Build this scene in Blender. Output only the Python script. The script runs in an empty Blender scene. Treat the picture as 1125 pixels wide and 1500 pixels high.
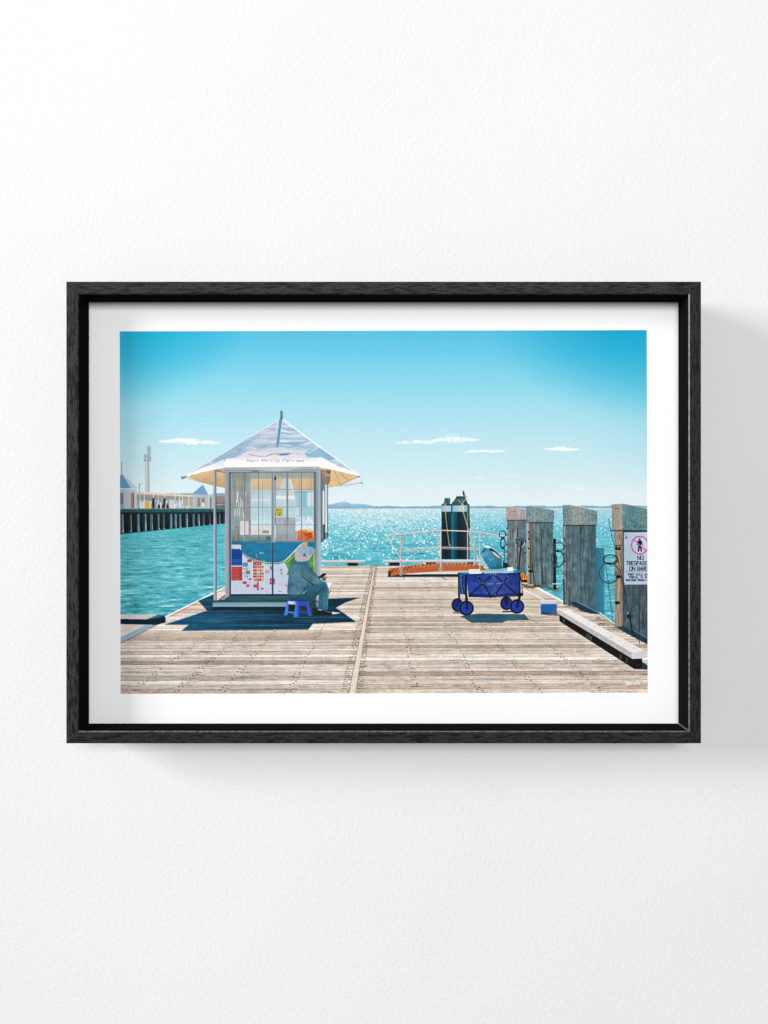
# Framed photographic print hanging on a white plaster wall.
# 1 px of the 1125x1500 photograph, measured on the plane of the frame's front, is PX metres.
import bpy, bmesh, math
import numpy as np
from mathutils import Vector

PX = 0.00067
FDIST = 1000.0          # camera to frame front, px units
RECESS = 34.3           # frame front to paper
DEPTH = 52.0            # frame front to its back
WALLD = 74.0           # frame front to wall (hangs on spacers)
YF = -WALLD * PX        # world y of the frame's front plane (wall is y = 0)
YP = YF + RECESS * PX   # world y of the paper

scene = bpy.context.scene
col = scene.collection

# ---------------------------------------------------------------- camera
cd = bpy.data.cameras.new('camera')
cam = bpy.data.objects.new('camera', cd)
col.objects.link(cam)
cam.location = (0, YF - FDIST * PX, 0)
cam.rotation_euler = (math.radians(90), 0, 0)
cd.sensor_fit = 'VERTICAL'
cd.sensor_height = 36.0
cd.lens = 36.0 * FDIST / 1500.0
cd.clip_start = 0.01
cd.clip_end = 100.0
scene.camera = cam

# ---------------------------------------------------------------- light
world = bpy.data.worlds.new('World')
scene.world = world
world.use_nodes = True
bg = world.node_tree.nodes['Background']
bg.inputs['Color'].default_value = (1.0, 1.0, 1.0, 1)
bg.inputs['Strength'].default_value = 0.19

def window_light(name, loc, target, sx, sz, watts, colour):
    ld = bpy.data.lights.new(name, 'AREA')
    ld.shape = 'RECTANGLE'
    ld.size = sx
    ld.size_y = sz
    ld.energy = watts
    ld.color = colour
    o = bpy.data.objects.new(name, ld)
    col.objects.link(o)
    o.location = loc
    d = Vector(target) - Vector(loc)
    o.rotation_euler = d.to_track_quat('-Z', 'Y').to_euler()
    return o
window_light('window_light', (-7.3, -2.8, 2.4), (0, 0, 0), 1.9, 3.0, 655, (1.0, 0.998, 0.992))
window_light('fill_light', (0.2, -4.4, 1.25), (0, 0, 0), 2.1, 1.7, 142, (1.0, 1.0, 1.0))  # added frontal fill behind the camera

scene.view_settings.view_transform = 'Standard'
scene.view_settings.look = 'None'
scene.view_settings.exposure = 0.0
scene.view_settings.gamma = 1.0

# ---------------------------------------------------------------- helpers
def put(o, parent=None):
    col.objects.link(o)
    if parent is not None:
        o.parent = parent
    return o

def mat(name, rough=0.6, spec=0.3):
    m = bpy.data.materials.new(name)
    m.use_nodes = True
    b = m.node_tree.nodes['Principled BSDF']
    b.inputs['Roughness'].default_value = rough
    b.inputs['Specular IOR Level'].default_value = spec
    return m, m.node_tree, b

def node(nt, typ, **kw):
    n = nt.nodes.new(typ)
    for k, v in kw.items():
        if k in n.inputs:
            n.inputs[k].default_value = v
        else:
            setattr(n, k, v)
    return n

def mesh_obj(name, verts, faces, m, parent=None, fmat=None):
    me = bpy.data.meshes.new(name)
    me.from_pydata(verts, [], faces)
    for x in (m if isinstance(m, (list, tuple)) else [m]):
        me.materials.append(x)
    if fmat:
        for p, i in zip(me.polygons, fmat):
            p.material_index = i
    me.update()
    bm = bmesh.new()
    bm.from_mesh(me)
    bmesh.ops.recalc_face_normals(bm, faces=bm.faces)
    bm.to_mesh(me)
    bm.free()
    return put(bpy.data.objects.new(name, me), parent)

def box(name, lo, hi, m, parent=None):
    (x0, y0, z0), (x1, y1, z1) = lo, hi
    v = [(x, y, z) for x in (x0, x1) for y in (y0, y1) for z in (z0, z1)]
    f = [(0, 1, 3, 2), (4, 6, 7, 5), (0, 4, 5, 1), (2, 3, 7, 6), (0, 2, 6, 4), (1, 5, 7, 3)]
    return mesh_obj(name, v, f, m, parent)

# ---------------------------------------------------------------- wall
def wall_material():
    m, nt, b = mat('white plaster', 0.85, 0.15)
    L = nt.links
    tc = node(nt, 'ShaderNodeTexCoord')
    coarse = node(nt, 'ShaderNodeTexNoise', Scale=230.0, Detail=4.0, Roughness=0.62, Distortion=0.3)
    fine = node(nt, 'ShaderNodeTexNoise', Scale=620.0, Detail=2.0, Roughness=0.7)
    pits = node(nt, 'ShaderNodeTexVoronoi', Scale=60.0)
    soft = node(nt, 'ShaderNodeTexNoise', Scale=3.0, Detail=2.0)
    for n in (coarse, fine, pits, soft):
        L.new(tc.outputs['Object'], n.inputs['Vector'])
    mm = node(nt, 'ShaderNodeMath', operation='MULTIPLY')
    mm.inputs[1].default_value = 0.32
    L.new(fine.outputs['Fac'], mm.inputs[0])
    pr = node(nt, 'ShaderNodeMapRange')
    pr.inputs['From Min'].default_value = 0.0
    pr.inputs['From Max'].default_value = 0.19
    pr.inputs['To Min'].default_value = -0.22
    pr.inputs['To Max'].default_value = 0.0
    L.new(pits.outputs['Distance'], pr.inputs['Value'])
    a1 = node(nt, 'ShaderNodeMath', operation='ADD')
    L.new(coarse.outputs['Fac'], a1.inputs[0])
    L.new(mm.outputs[0], a1.inputs[1])
    a2 = node(nt, 'ShaderNodeMath', operation='ADD')
    L.new(a1.outputs[0], a2.inputs[0])
    L.new(pr.outputs[0], a2.inputs[1])
    bump = node(nt, 'ShaderNodeBump', Strength=0.7, Distance=0.0006)
    L.new(a2.outputs[0], bump.inputs['Height'])
    L.new(bump.outputs['Normal'], b.inputs['Normal'])
    r = node(nt, 'ShaderNodeValToRGB')
    r.color_ramp.elements[0].position = 0.3
    r.color_ramp.elements[0].color = (0.80, 0.80, 0.802, 1)
    r.color_ramp.elements[1].position = 0.7
    r.color_ramp.elements[1].color = (0.825, 0.825, 0.823, 1)
    L.new(soft.outputs['Fac'], r.inputs['Fac'])
    L.new(r.outputs['Color'], b.inputs['Base Color'])
    return m

wall = box('wall', (-4.0, 0.0, -2.6), (4.0, 0.12, 2.6), wall_material())
wall['kind'] = 'structure'

# ---------------------------------------------------------------- frame
def wood_material(name, seed, tint):
    """black stained open-pored wood, grain along local X"""
    m, nt, b = mat(name, 0.6, 0.16)
    L = nt.links
    tc = node(nt, 'ShaderNodeTexCoord')
    mp = node(nt, 'ShaderNodeMapping')
    mp.inputs['Location'].default_value = (seed * 1.7, seed, seed * 0.3)
    mp.inputs['Scale'].default_value = (85.0, 640.0, 640.0)
    wv = node(nt, 'ShaderNodeTexNoise', Scale=6.0, Detail=2.0)
    L.new(tc.outputs['Object'], wv.inputs['Vector'])
    mx = node(nt, 'ShaderNodeMix', data_type='VECTOR')
    mx.inputs[0].default_value = 0.006
    L.new(tc.outputs['Object'], mx.inputs[4])
    L.new(wv.outputs['Color'], mx.inputs[5])
    L.new(mx.outputs[1], mp.inputs['Vector'])
    pore = node(nt, 'ShaderNodeTexNoise', Scale=1.0, Detail=3.0, Roughness=0.55)
    L.new(mp.outputs[0], pore.inputs['Vector'])
    mp2 = node(nt, 'ShaderNodeMapping')
    mp2.inputs['Scale'].default_value = (520.0, 1100.0, 1100.0)
    L.new(tc.outputs['Object'], mp2.inputs['Vector'])
    fib = node(nt, 'ShaderNodeTexNoise', Scale=1.0, Detail=2.0, Roughness=0.7)
    L.new(mp2.outputs[0], fib.inputs['Vector'])
    r = node(nt, 'ShaderNodeValToRGB')
    e = r.color_ramp.elements
    e[0].position = 0.40
    e[0].color = (0.0025, 0.0025, 0.0025, 1)
    e[1].position = 0.53
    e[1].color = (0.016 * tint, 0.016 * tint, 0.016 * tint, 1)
    L.new(pore.outputs['Fac'], r.inputs['Fac'])
    r2 = node(nt, 'ShaderNodeValToRGB')
    e = r2.color_ramp.elements
    e[0].position = 0.3
    e[0].color = (0.25, 0.25, 0.25, 1)
    e[1].position = 0.75
    e[1].color = (2.9, 2.9, 2.9, 1)
    L.new(fib.outputs['Fac'], r2.inputs['Fac'])
    mul = node(nt, 'ShaderNodeMix', data_type='RGBA', blend_type='MULTIPLY')
    mul.inputs[0].default_value = 1.0
    L.new(r.outputs[0], mul.inputs[6])
    L.new(r2.outputs[0], mul.inputs[7])
    L.new(mul.outputs[2], b.inputs['Base Color'])
    bump = node(nt, 'ShaderNodeBump', Strength=0.8, Distance=0.0006)
    L.new(r.outputs[0], bump.inputs['Height'])
    bump2 = node(nt, 'ShaderNodeBump', Strength=0.35, Distance=0.0003)
    L.new(fib.outputs['Fac'], bump2.inputs['Height'])
    L.new(bump.outputs[0], bump2.inputs['Normal'])
    L.new(bump2.outputs[0], b.inputs['Normal'])
    return m

def black_paint():
    m, nt, b = mat('matte black paint', 0.9, 0.0)
    L = nt.links
    tc = node(nt, 'ShaderNodeTexCoord')
    mp = node(nt, 'ShaderNodeMapping')
    mp.inputs['Scale'].default_value = (14.0, 500.0, 500.0)
    L.new(tc.outputs['Object'], mp.inputs[0])
    n = node(nt, 'ShaderNodeTexNoise', Scale=1.0, Detail=3.0)
    L.new(mp.outputs[0], n.inputs['Vector'])
    r = node(nt, 'ShaderNodeValToRGB')
    r.color_ramp.elements[0].color = (0.0025, 0.0025, 0.0025, 1)
    r.color_ramp.elements[1].color = (0.012, 0.012, 0.012, 1)
    L.new(n.outputs['Fac'], r.inputs[0])
    L.new(r.outputs[0], b.inputs['Base Color'])
    return m

def edge_material():
    """inner arris of the moulding, painted paler as a highlight where light catches it"""
    m, nt, b = mat('highlight moulding edge', 0.42, 0.6)
    L = nt.links
    tc = node(nt, 'ShaderNodeTexCoord')
    mp = node(nt, 'ShaderNodeMapping')
    mp.inputs['Scale'].default_value = (160.0, 10.0, 10.0)
    L.new(tc.outputs['Object'], mp.inputs[0])
    n = node(nt, 'ShaderNodeTexNoise', Scale=1.0, Detail=4.0, Roughness=0.7)
    L.new(mp.outputs[0], n.inputs['Vector'])
    r = node(nt, 'ShaderNodeValToRGB')
    r.color_ramp.elements[0].position = 0.35
    r.color_ramp.elements[0].color = (0.03, 0.03, 0.03, 1)
    r.color_ramp.elements[1].position = 0.6
    r.color_ramp.elements[1].color = (0.16, 0.16, 0.16, 1)
    L.new(n.outputs['Fac'], r.inputs[0])
    L.new(r.outputs[0], b.inputs['Base Color'])
    return m

framed = bpy.data.objects.new('framed_print', None)
put(framed)
framed.location = (0, 0, 0)
framed.empty_display_size = 0.1
framed['label'] = 'black wooden box frame holding a white bordered seaside photograph, hanging on the white plaster wall'
framed['category'] = 'framed picture'

FX0, FX1 = -465.5, 464.5      # px from picture centre, at the frame's front
FZ0, FZ1 = -339.0, 337.5
RW = 18.0
paint = black_paint()
edge = edge_material()

def rail(cx, cz, length, rot, width, wood, lit_edge):
    b = 1.0
    prof = [(0, DEPTH), (0, b * .5), (b * .5, 0), (width - b * 1.5, 0), (width, b * 1.3), (width, DEPTH)]
    v, f, fm = [], [], []
    gap = 0.1
    n = len(prof)
    for s in (-1, 1):
        for (u, d) in prof:
            x = s * (length / 2 - u - gap)
            v.append((x * PX, d * PX, -u * PX))
    for i in range(n):
        j = (i + 1) % n
        f.append((i, j, n + j, n + i))
        fm.append({3: 2 if lit_edge else 0, 4: 1}.get(i, 0))
    f.append(tuple(range(n)))
    fm.append(1)
    f.append(tuple(range(2 * n - 1, n - 1, -1)))
    fm.append(1)
    o = mesh_obj('frame_rail', v, f, [wood, paint, edge], framed, fm)
    o.location = (cx * PX, YF, cz * PX)
    o.rotation_euler = (0, rot, 0)
    return o

W_, H_ = FX1 - FX0, FZ1 - FZ0
CXF, CZF = (FX0 + FX1) / 2, (FZ0 + FZ1) / 2
rail(CXF, FZ1, W_, 0, RW + 0.7, wood_material('black wood top', 1.3, 1.25), False)  # tints bake the fall of light into the rails, left and top lighter
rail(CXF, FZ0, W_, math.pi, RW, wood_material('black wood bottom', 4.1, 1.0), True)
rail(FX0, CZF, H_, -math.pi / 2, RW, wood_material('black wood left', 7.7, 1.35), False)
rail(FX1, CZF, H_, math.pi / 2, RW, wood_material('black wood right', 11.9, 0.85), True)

# small fillet added in the lower right inner corner to catch a highlight line
ix, iz = (FX1 - RW), (FZ0 + RW)
k = 1.7
mesh_obj('corner_fillet', [(ix * PX, YF + 1.6 * PX, (iz + k) * PX), ((ix - k) * PX, YF + 1.6 * PX, iz * PX),
                           (ix * PX, YF + (RECESS - .5) * PX, (iz + k) * PX), ((ix - k) * PX, YF + (RECESS - .5) * PX, iz * PX),
                           (ix * PX, YF + 1.6 * PX, iz * PX), (ix * PX, YF + (RECESS - .5) * PX, iz * PX)],
         [(0, 1, 3, 2), (0, 4, 1), (2, 3, 5), (1, 4, 5, 3), (0, 2, 5, 4)], edge, framed)

# backing board and wall spacers
m_back, _, bb = mat('brown fibreboard', 0.9, 0.1)
bb.inputs['Base Color'].default_value = (0.16, 0.11, 0.07, 1)
box('backing_board', ((FX0 + RW + .4) * PX, YP + 3.2 * PX, (FZ0 + RW + .4) * PX),
    ((FX1 - RW - .4) * PX, YP + 9 * PX, (FZ1 - RW - 1.1) * PX), m_back, framed)
m_fel, _, bb = mat('dark felt', 0.95, 0.05)
bb.inputs['Base Color'].default_value = (0.02, 0.02, 0.02, 1)
for sx in (-1, 1):
    for sz in (-1, 1):
        x, z = CXF + sx * (W_ / 2 - 9), CZF + sz * (H_ / 2 - 9)
        box('wall_spacer', ((x - 6) * PX, YF + (DEPTH + .1) * PX, (z - 6) * PX),
            ((x + 6) * PX, -0.0002, (z + 6) * PX), m_fel, framed)

# ---------------------------------------------------------------- paper
def paper_base(nt, b):
    L = nt.links
    tc = node(nt, 'ShaderNodeTexCoord')
    n = node(nt, 'ShaderNodeTexNoise', Scale=1500.0, Detail=2.0)
    L.new(tc.outputs['Object'], n.inputs['Vector'])
    bump = node(nt, 'ShaderNodeBump', Strength=0.06, Distance=0.0001)
    L.new(n.outputs['Fac'], bump.inputs['Height'])
    L.new(bump.outputs[0], b.inputs['Normal'])

m_paper, nt, bb = mat('white fine art paper', 0.8, 0.1)
bb.inputs['Base Color'].default_value = (0.92, 0.922, 0.924, 1)
paper_base(nt, bb)
KP = (FDIST + RECESS) / FDIST
TILT = math.radians(0.14)
paper = box('paper_sheet', ((FX0 + RW + .6) * PX, YP, (FZ0 + RW + .6) * PX),
            ((FX1 - RW - .6) * PX, YP + 2.6 * PX, (FZ1 - RW - 1.5) * PX), m_paper, framed)

# ================================================================ THE PRINT
# The photograph printed on the paper is flat ink: it is painted here by code into an
# image buffer (no file is read).  Coordinates are photograph pixels (x right, y down).
S = 3
X0, Y0, X1, Y1 = 176.0, 484.5, 948.0, 1015.5
PW, PH = int((X1 - X0) * S), int((Y1 - Y0) * S)
C = np.zeros((PH, PW, 3), np.float32)
YY, XX = np.mgrid[0:PH, 0:PW].astype(np.float32)
XX = X0 + (XX + .5) / S
YY = Y0 + (YY + .5) / S
rng = np.random.RandomState(7)

def vnoise(cx, cy, seed, octv=1):
    """value noise -1..1 with cells cx, cy px"""
    out = np.zeros((PH, PW), np.float32)
    amp, tot = 1.0, 0.0
    for o in range(octv):
        r = np.random.RandomState(seed * 31 + o)
        gw, gh = int((X1 - X0) / cx) + 3, int((Y1 - Y0) / cy) + 3
        g = r.uniform(-1, 1, (gh, gw)).astype(np.float32)
        ux = np.arange(PW) / S / cx
        uy = np.arange(PH) / S / cy
        ix_, iy_ = ux.astype(int), uy.astype(int)
        fx, fy = ux - ix_, uy - iy_
        fx, fy = (fx * fx * (3 - 2 * fx)).astype(np.float32), (fy * fy * (3 - 2 * fy)).astype(np.float32)
        rows = g[:, ix_] * (1 - fx) + g[:, ix_ + 1] * fx
        out += amp * (rows[iy_] * (1 - fy)[:, None] + rows[iy_ + 1] * fy[:, None])
        tot += amp
        amp *= .55
        cx, cy = max(cx / 2, .4), max(cy / 2, .4)
    return out / tot

def soften(A):
    for ax in (0, 1):
        A = (np.roll(A, 1, ax) + A * 2 + np.roll(A, -1, ax)) / 4
    return A

def bbox(x0, y0, x1, y1):
    a = max(int((x0 - X0) * S) - 1, 0)
    b = min(int((x1 - X0) * S) + 2, PW)
    c = max(int((y0 - Y0) * S) - 1, 0)
    d = min(int((y1 - Y0) * S) + 2, PH)
    return (slice(c, d), slice(a, b)) if b > a and d > c else None

def pmask(pts):
    xs, ys = [p[0] for p in pts], [p[1] for p in pts]
    sl = bbox(min(xs), min(ys), max(xs), max(ys))
    if sl is None:
        return None, None
    X, Y = XX[sl], YY[sl]
    m = np.zeros(X.shape, bool)
    yv = Y[:, 0]
    n = len(pts)
    for i in range(n):
        (xa, ya), (xb, yb) = pts[i], pts[(i + 1) % n]
        if ya == yb:
            continue
        r = np.nonzero((yv >= min(ya, yb)) & (yv < max(ya, yb)))[0]
        if len(r) == 0:
            continue
        xi = xa + (yv[r] - ya) * (xb - xa) / (yb - ya)
        m[r] ^= X[r] < xi[:, None]
    return sl, m

def col3(c, sl):
    if callable(c):
        return c(XX[sl], YY[sl], sl)
    return np.array(c, np.float32) / 255.0

def blend(sl, m, c, a=1.0):
    w = (m * a)[..., None].astype(np.float32) if not np.isscalar(m) else m * a
    C[sl] = C[sl] * (1 - w) + col3(c, sl) * w

def fill(pts, c, a=1.0, nz=None, amt=0.0):
    sl, m = pmask(pts)
    if sl is None:
        return
    blend(sl, m, c, a)
    if nz is not None:
        C[sl] *= 1 + (m * nz[sl] * amt)[..., None]

def rect(x0, y0, x1, y1, c, a=1.0, nz=None, amt=0.0):
    fill([(x0, y0), (x1, y0), (x1, y1), (x0, y1)], c, a, nz, amt)

def line(pts, w, c, a=1.0, soft=.35):
    for (xa, ya), (xb, yb) in zip(pts[:-1], pts[1:]):
        sl = bbox(min(xa, xb) - w, min(ya, yb) - w, max(xa, xb) + w, max(ya, yb) + w)
        if sl is None:
            continue
        X, Y = XX[sl], YY[sl]
        dx, dy = xb - xa, yb - ya
        t = np.clip(((X - xa) * dx + (Y - ya) * dy) / (dx * dx + dy * dy + 1e-9), 0, 1)
        d = np.hypot(X - xa - t * dx, Y - ya - t * dy)
        blend(sl, np.clip((w / 2 - d) / soft + .5, 0, 1), c, a)

def dash(pts, w, c, on=1.6, off=1.2, a=1.0):
    for (xa, ya), (xb, yb) in zip(pts[:-1], pts[1:]):
        Ln = math.hypot(xb - xa, yb - ya)
        t = 0
        while t < Ln:
            u, v = t / Ln, min(t + on, Ln) / Ln
            line([(xa + (xb - xa) * u, ya + (yb - ya) * u), (xa + (xb - xa) * v, ya + (yb - ya) * v)], w, c, a)
            t += on + off

def ell(cx, cy, rx, ry, c, w=None, a=1.0, soft=.4):
    g = (w or 0) + 1
    sl = bbox(cx - rx - g, cy - ry - g, cx + rx + g, cy + ry + g)
    if sl is None:
        return
    d = np.hypot((XX[sl] - cx) / rx, (YY[sl] - cy) / ry)
    d = (d - 1) * min(rx, ry)
    m = np.clip((w / 2 - np.abs(d)) / soft + .5, 0, 1) if w else np.clip(-d / soft + .5, 0, 1)
    blend(sl, m, c, a)

def ramp(stops, axis='y'):
    ps = [s[0] for s in stops]
    cs = np.array([s[1] for s in stops], np.float32) / 255
    def f(X, Y, sl):
        v = Y if axis == 'y' else X
        return np.stack([np.interp(v, ps, cs[:, i]) for i in range(3)], -1).astype(np.float32)
    return f

def mixc(a, b, t):
    return tuple(a[i] + (b[i] - a[i]) * t for i in range(3))

FONT = {  # strokes on a 4 wide, 6 high cell, y down
 'A': [[(0,6),(2,0),(4,6)],[(1,4),(3,4)]], 'B': [[(0,0),(0,6),(3,6),(4,5),(4,4),(3,3),(0,3)],[(0,0),(3,0),(4,1),(4,2),(3,3)]],
 'C': [[(4,1),(3,0),(1,0),(0,1),(0,5),(1,6),(3,6),(4,5)]], 'E': [[(4,0),(0,0),(0,6),(4,6)],[(0,3),(3,3)]],
 'F': [[(4,0),(0,0),(0,6)],[(0,3),(3,3)]], 'G': [[(4,1),(3,0),(1,0),(0,1),(0,5),(1,6),(3,6),(4,5),(4,3),(2.4,3)]],
 'I': [[(2,0),(2,6)]], 'K': [[(0,0),(0,6)],[(4,0),(0,3.4),(4,6)]], 'N': [[(0,6),(0,0),(4,6),(4,0)]],
 'M': [[(0,6),(0,0),(2,3.5),(4,0),(4,6)]], 'D': [[(0,0),(0,6),(2.6,6),(4,5),(4,1),(2.6,0),(0,0)]],
 'O': [[(1,0),(3,0),(4,1),(4,5),(3,6),(1,6),(0,5),(0,1),(1,0)]], 'P': [[(0,6),(0,0),(3,0),(4,1),(4,2),(3,3),(0,3)]],
 'R': [[(0,6),(0,0),(3,0),(4,1),(4,2),(3,3),(0,3)],[(2,3),(4,6)]], 'S': [[(4,1),(3,0),(1,0),(0,1),(0,2),(1,3),(3,3),(4,4),(4,5),(3,6),(1,6),(0,5)]],
 'T': [[(0,0),(4,0)],[(2,0),(2,6)]], 'U': [[(0,0),(0,5),(1,6),(3,6),(4,5),(4,0)]], 'L': [[(0,0),(0,6),(4,6)]], 'Y': [[(0,0),(2,3),(4,0)],[(2,3),(2,6)]],
 'X': [[(0,0),(4,6)],[(4,0),(0,6)]],
 'o': [[(1,2),(3,2),(4,3),(4,5),(3,6),(1,6),(0,5),(0,3),(1,2)]], 'r': [[(.5,2),(.5,6)],[(.5,3.2),(1.8,2),(3.4,2.2)]],
 't': [[(2,.6),(2,5.2),(3.4,6)],[(.6,2),(3.4,2)]], 'h': [[(.3,0),(.3,6)],[(.3,3),(2,2),(3.6,3),(3.6,6)]],
 'i': [[(2,2),(2,6)],[(2,.2),(2,.7)]], 'l': [[(2,0),(2,6)]], 'p': [[(.3,2),(.3,8)],[(.3,2),(2.8,2),(4,3),(4,5),(2.8,6),(.3,6)]],
 'e': [[(0,4),(4,4),(4,3),(3,2),(1,2),(0,3),(0,5),(1,6),(3.6,6)]], 's': [[(3.7,2),(1,2),(.4,3),(1,4),(3,4),(3.7,5),(3,6),(.3,6)]],
}
def text(s, x, y, h, pitch, c, w=.6, cw=.68, a=1.0, narrow='ilIt'):
    for ch in s:
        p = pitch * (.62 if ch in narrow and s != s.upper() else 1.0)
        for st in FONT.get(ch, []):
            line([(x + q[0] / 4 * p * cw, y + q[1] / 6 * h) for q in st], w, c, a, soft=.3)
        x += p

n_big = vnoise(60, 40, 1, 3)
n_med = vnoise(9, 7, 2, 3)
n_fine = vnoise(1.4, 1.2, 3, 2)
n_streak = vnoise(22, 1.3, 4, 3)
n_long = vnoise(70, 1.6, 5, 3)
n_vert = vnoise(1.5, 30, 6, 3)
n_vert2 = vnoise(.8, 7, 8, 2)
full = (slice(0, PH), slice(0, PW))

n_cloud = vnoise(5, 2.2, 33, 3)
# ---- sky
sky = ramp([(484, (88, 193, 226)), (510, (101, 199, 229)), (545, (130, 210, 233)), (590, (160, 220, 236)),
            (640, (186, 227, 238)), (690, (207, 233, 239)), (725, (222, 237, 241)), (745, (228, 239, 243))])
C[:] = sky(XX, YY, full)
def vignette(cx, cy, r, c, p=2.0, k=1.0):
    d = np.clip(1 - np.hypot((XX - cx) / r, (YY - cy) / (r * .62)), 0, 1) ** p * k
    C[:] = C * (1 - d[..., None]) + np.array(c, np.float32) / 255 * d[..., None]
vignette(955, 465, 250, (0, 158, 204), 1.2, 1.12)
vignette(160, 465, 215, (0, 166, 206), 1.15, 1.12)
ed = np.clip((XX - 800) / 148, 0, 1) ** 2 * np.clip((720 - YY) / 200, 0, 1) * .30
C[:] = C * (1 - ed[..., None]) + np.array((70, 185, 215), np.float32) / 255 * ed[..., None]
ed = np.clip((330 - XX) / 160, 0, 1) ** 2 * np.clip((740 - YY) / 220, 0, 1) * .22
C[:] = C * (1 - ed[..., None]) + np.array((100, 190, 215), np.float32) / 255 * ed[..., None]
C *= 1 + n_big[..., None] * .006

def cloud(x0, x1, yc, h, k, seed, lump):
    r = np.random.RandomState(seed)
    for i in range(lump):
        t = (i + .5) / lump
        cx = x0 + (x1 - x0) * t + r.uniform(-2, 2)
        env = math.sin(math.pi * min(max(t, .06), .94)) ** .6
        ry = h * env * r.uniform(.5, 1.0)
        rx = (x1 - x0) / lump * r.uniform(.9, 1.7)
        cy = yc - ry * .35 + r.uniform(-.5, .5)
        sl = bbox(cx - rx, cy - ry * 1.5, cx + rx, cy + ry * 1.5)
        d = np.hypot((XX[sl] - cx) / rx, (YY[sl] - cy) / ry) + n_cloud[sl] * .55 + n_streak[sl] * .15
        blend(sl, np.clip((1 - d) * 1.1, 0, 1), (252, 253, 254), k)
cloud(232, 296, 646.8, 5.6, .9, 1, 9)
cloud(262, 322, 648.8, 4.8, .95, 2, 8)
cloud(246, 290, 643.8, 3.4, .8, 32, 5)
cloud(583, 640, 649, 4.4, 1.0, 3, 9)
cloud(634, 700, 645.6, 7.6, 1.0, 4, 11)
cloud(684, 738, 662.3, 5.2, 1.0, 5, 9)
cloud(798, 848, 659.3, 5.2, 1.0, 6, 9)
cloud(692, 709, 700.5, 1.6, .6, 7, 4)
cloud(742, 756, 697.5, 1.4, .6, 8, 4)
cloud(596, 612, 667, 1.5, .3, 9, 4)
cloud(840, 870, 718, 6, .2, 10, 5)
cloud(890, 905, 721, 4, .18, 12, 4)

# ---- distant land
xs = np.linspace(478, 948, 160)
land = [(x, 741.9 - .8 * math.sin(x * .13) * math.sin(x * .041) - (6.6 * math.exp(-((x - 503) / 15.0) ** 2) +
        3.5 * math.exp(-((x - 530) / 14.0) ** 2) + 2.2 * math.exp(-((x - 480) / 9.0) ** 2)
        + .8 * max(0, math.sin(x * .9)) * (.4 + .6 * math.sin(x * .23) ** 2))) for x in xs]
fill(land + [(948, 746), (478, 746)], ramp([(730, (176, 212, 226)), (739, (146, 188, 210)), (742, (134, 178, 202)), (745, (112, 164, 190))]), .95, n_med, .05)
LAND = [(480, 737), (494, 733.5), (503, 732), (516, 736), (534, 738), (552, 740.5), (948, 740.5), (948, 745.5), (480, 745.5)]

# ---- sea
def sea_col(X, Y, sl):
    base = ramp([(744, (196, 220, 230)), (753, (146, 206, 220)), (775, (98, 190, 208)), (820, (80, 182, 200)), (915, (74, 172, 190))])(X, Y, sl)
    left = np.clip((345 - X) / 40, 0, 1)[..., None]
    base = base * (1 - left) + ramp([(766, (50, 152, 160)), (778, (78, 178, 190)), (850, (88, 184, 198)), (912, (62, 162, 178))])(X, Y, sl) * left
    w = n_streak[sl] * .6 + vn_wave[sl] * .7
    amp = np.clip((Y - 748) / 60, .25, 1)
    w = w * amp + n_fine[sl] * .10
    hi = np.clip(w - .10, 0, 1)[..., None] * 1.35
    lo = np.clip(-w - .06, 0, 1)[..., None] * 1.25
    base = base * (1 - hi) + np.array((.66, .89, .91), np.float32) * hi
    base = base * (1 - lo) + np.array((.13, .50, .53), np.float32) * lo
    return base
wa, wb = vnoise(7, 1.0, 21, 2), vnoise(11, 2.3, 22, 3)
tw = np.clip((YY - 760) / 110, 0, 1)
vn_wave = wa * (1 - tw) + wb * tw
SEA = [(176, 745), (948, 745), (948, 950), (870, 905), (735, 830), (470, 830), (330, 860), (242, 906), (176, 906)]
fill([(176, 745), (948, 745), (948, 950), (870, 905), (735, 832), (470, 832), (330, 863), (242, 907), (176, 909)], sea_col)
for _ in range(9):   # greener swells near left
    x, y = rng.uniform(180, 300), rng.uniform(785, 895)
    sl = bbox(x - 16, y - 3, x + 16, y + 3)
    d = np.hypot((XX[sl] - x) / rng.uniform(7, 14), (YY[sl] - y) / rng.uniform(1.2, 2.4)) + n_fine[sl] * .2
    blend(sl, np.clip(1 - d, 0, 1), (22, 132, 128), .55)
# glitter
def sparkle(x, y, r, a=1.0):
    sl = bbox(x - 3 * r, y - 2 * r, x + 3 * r, y + 2 * r)
    if sl is None:
        return
    d = np.hypot((XX[sl] - x) / (r * 1.15), (YY[sl] - y) / r)
    blend(sl, np.clip(1.35 - d, 0, 1), (254, 253, 252), a)
def in_sea(x, y):
    return y < 829 or (x > 740 and y < 905)
for _ in range(9500):
    y = 745.5 + abs(rng.normal(0, 1)) * 27
    x = rng.uniform(470, 948)
    k = .34 + .66 * math.exp(-((x - 600) / 130) ** 2)
    if y > 828 or rng.uniform() > k * (1.15 if y < 775 else .75):
        continue
    sparkle(x, y, rng.uniform(.22, .55) * (1 + (y - 745) / 80), rng.uniform(.35, 1))
for _ in range(170):
    y = rng.uniform(775, 828)
    x = rng.uniform(470, 735)
    sparkle(x, y, rng.uniform(.7, 1.35), .95)
for _ in range(2600):
    x, y = rng.normal(560, 62), 745 + abs(rng.normal(0, 1)) * 22
    if 481 < x < 740 and y < 822:
        sparkle(x, y, rng.uniform(.3, .75), rng.uniform(.35, .95))
for _ in range(110):
    x, y = rng.uniform(874, 900), rng.uniform(750, 890)
    sparkle(x, y, rng.uniform(.3, .7), .8)
for _ in range(60):
    x, y = rng.uniform(810, 826), rng.uniform(748, 862)
    sparkle(x, y, rng.uniform(.3, .7), .8)
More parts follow.
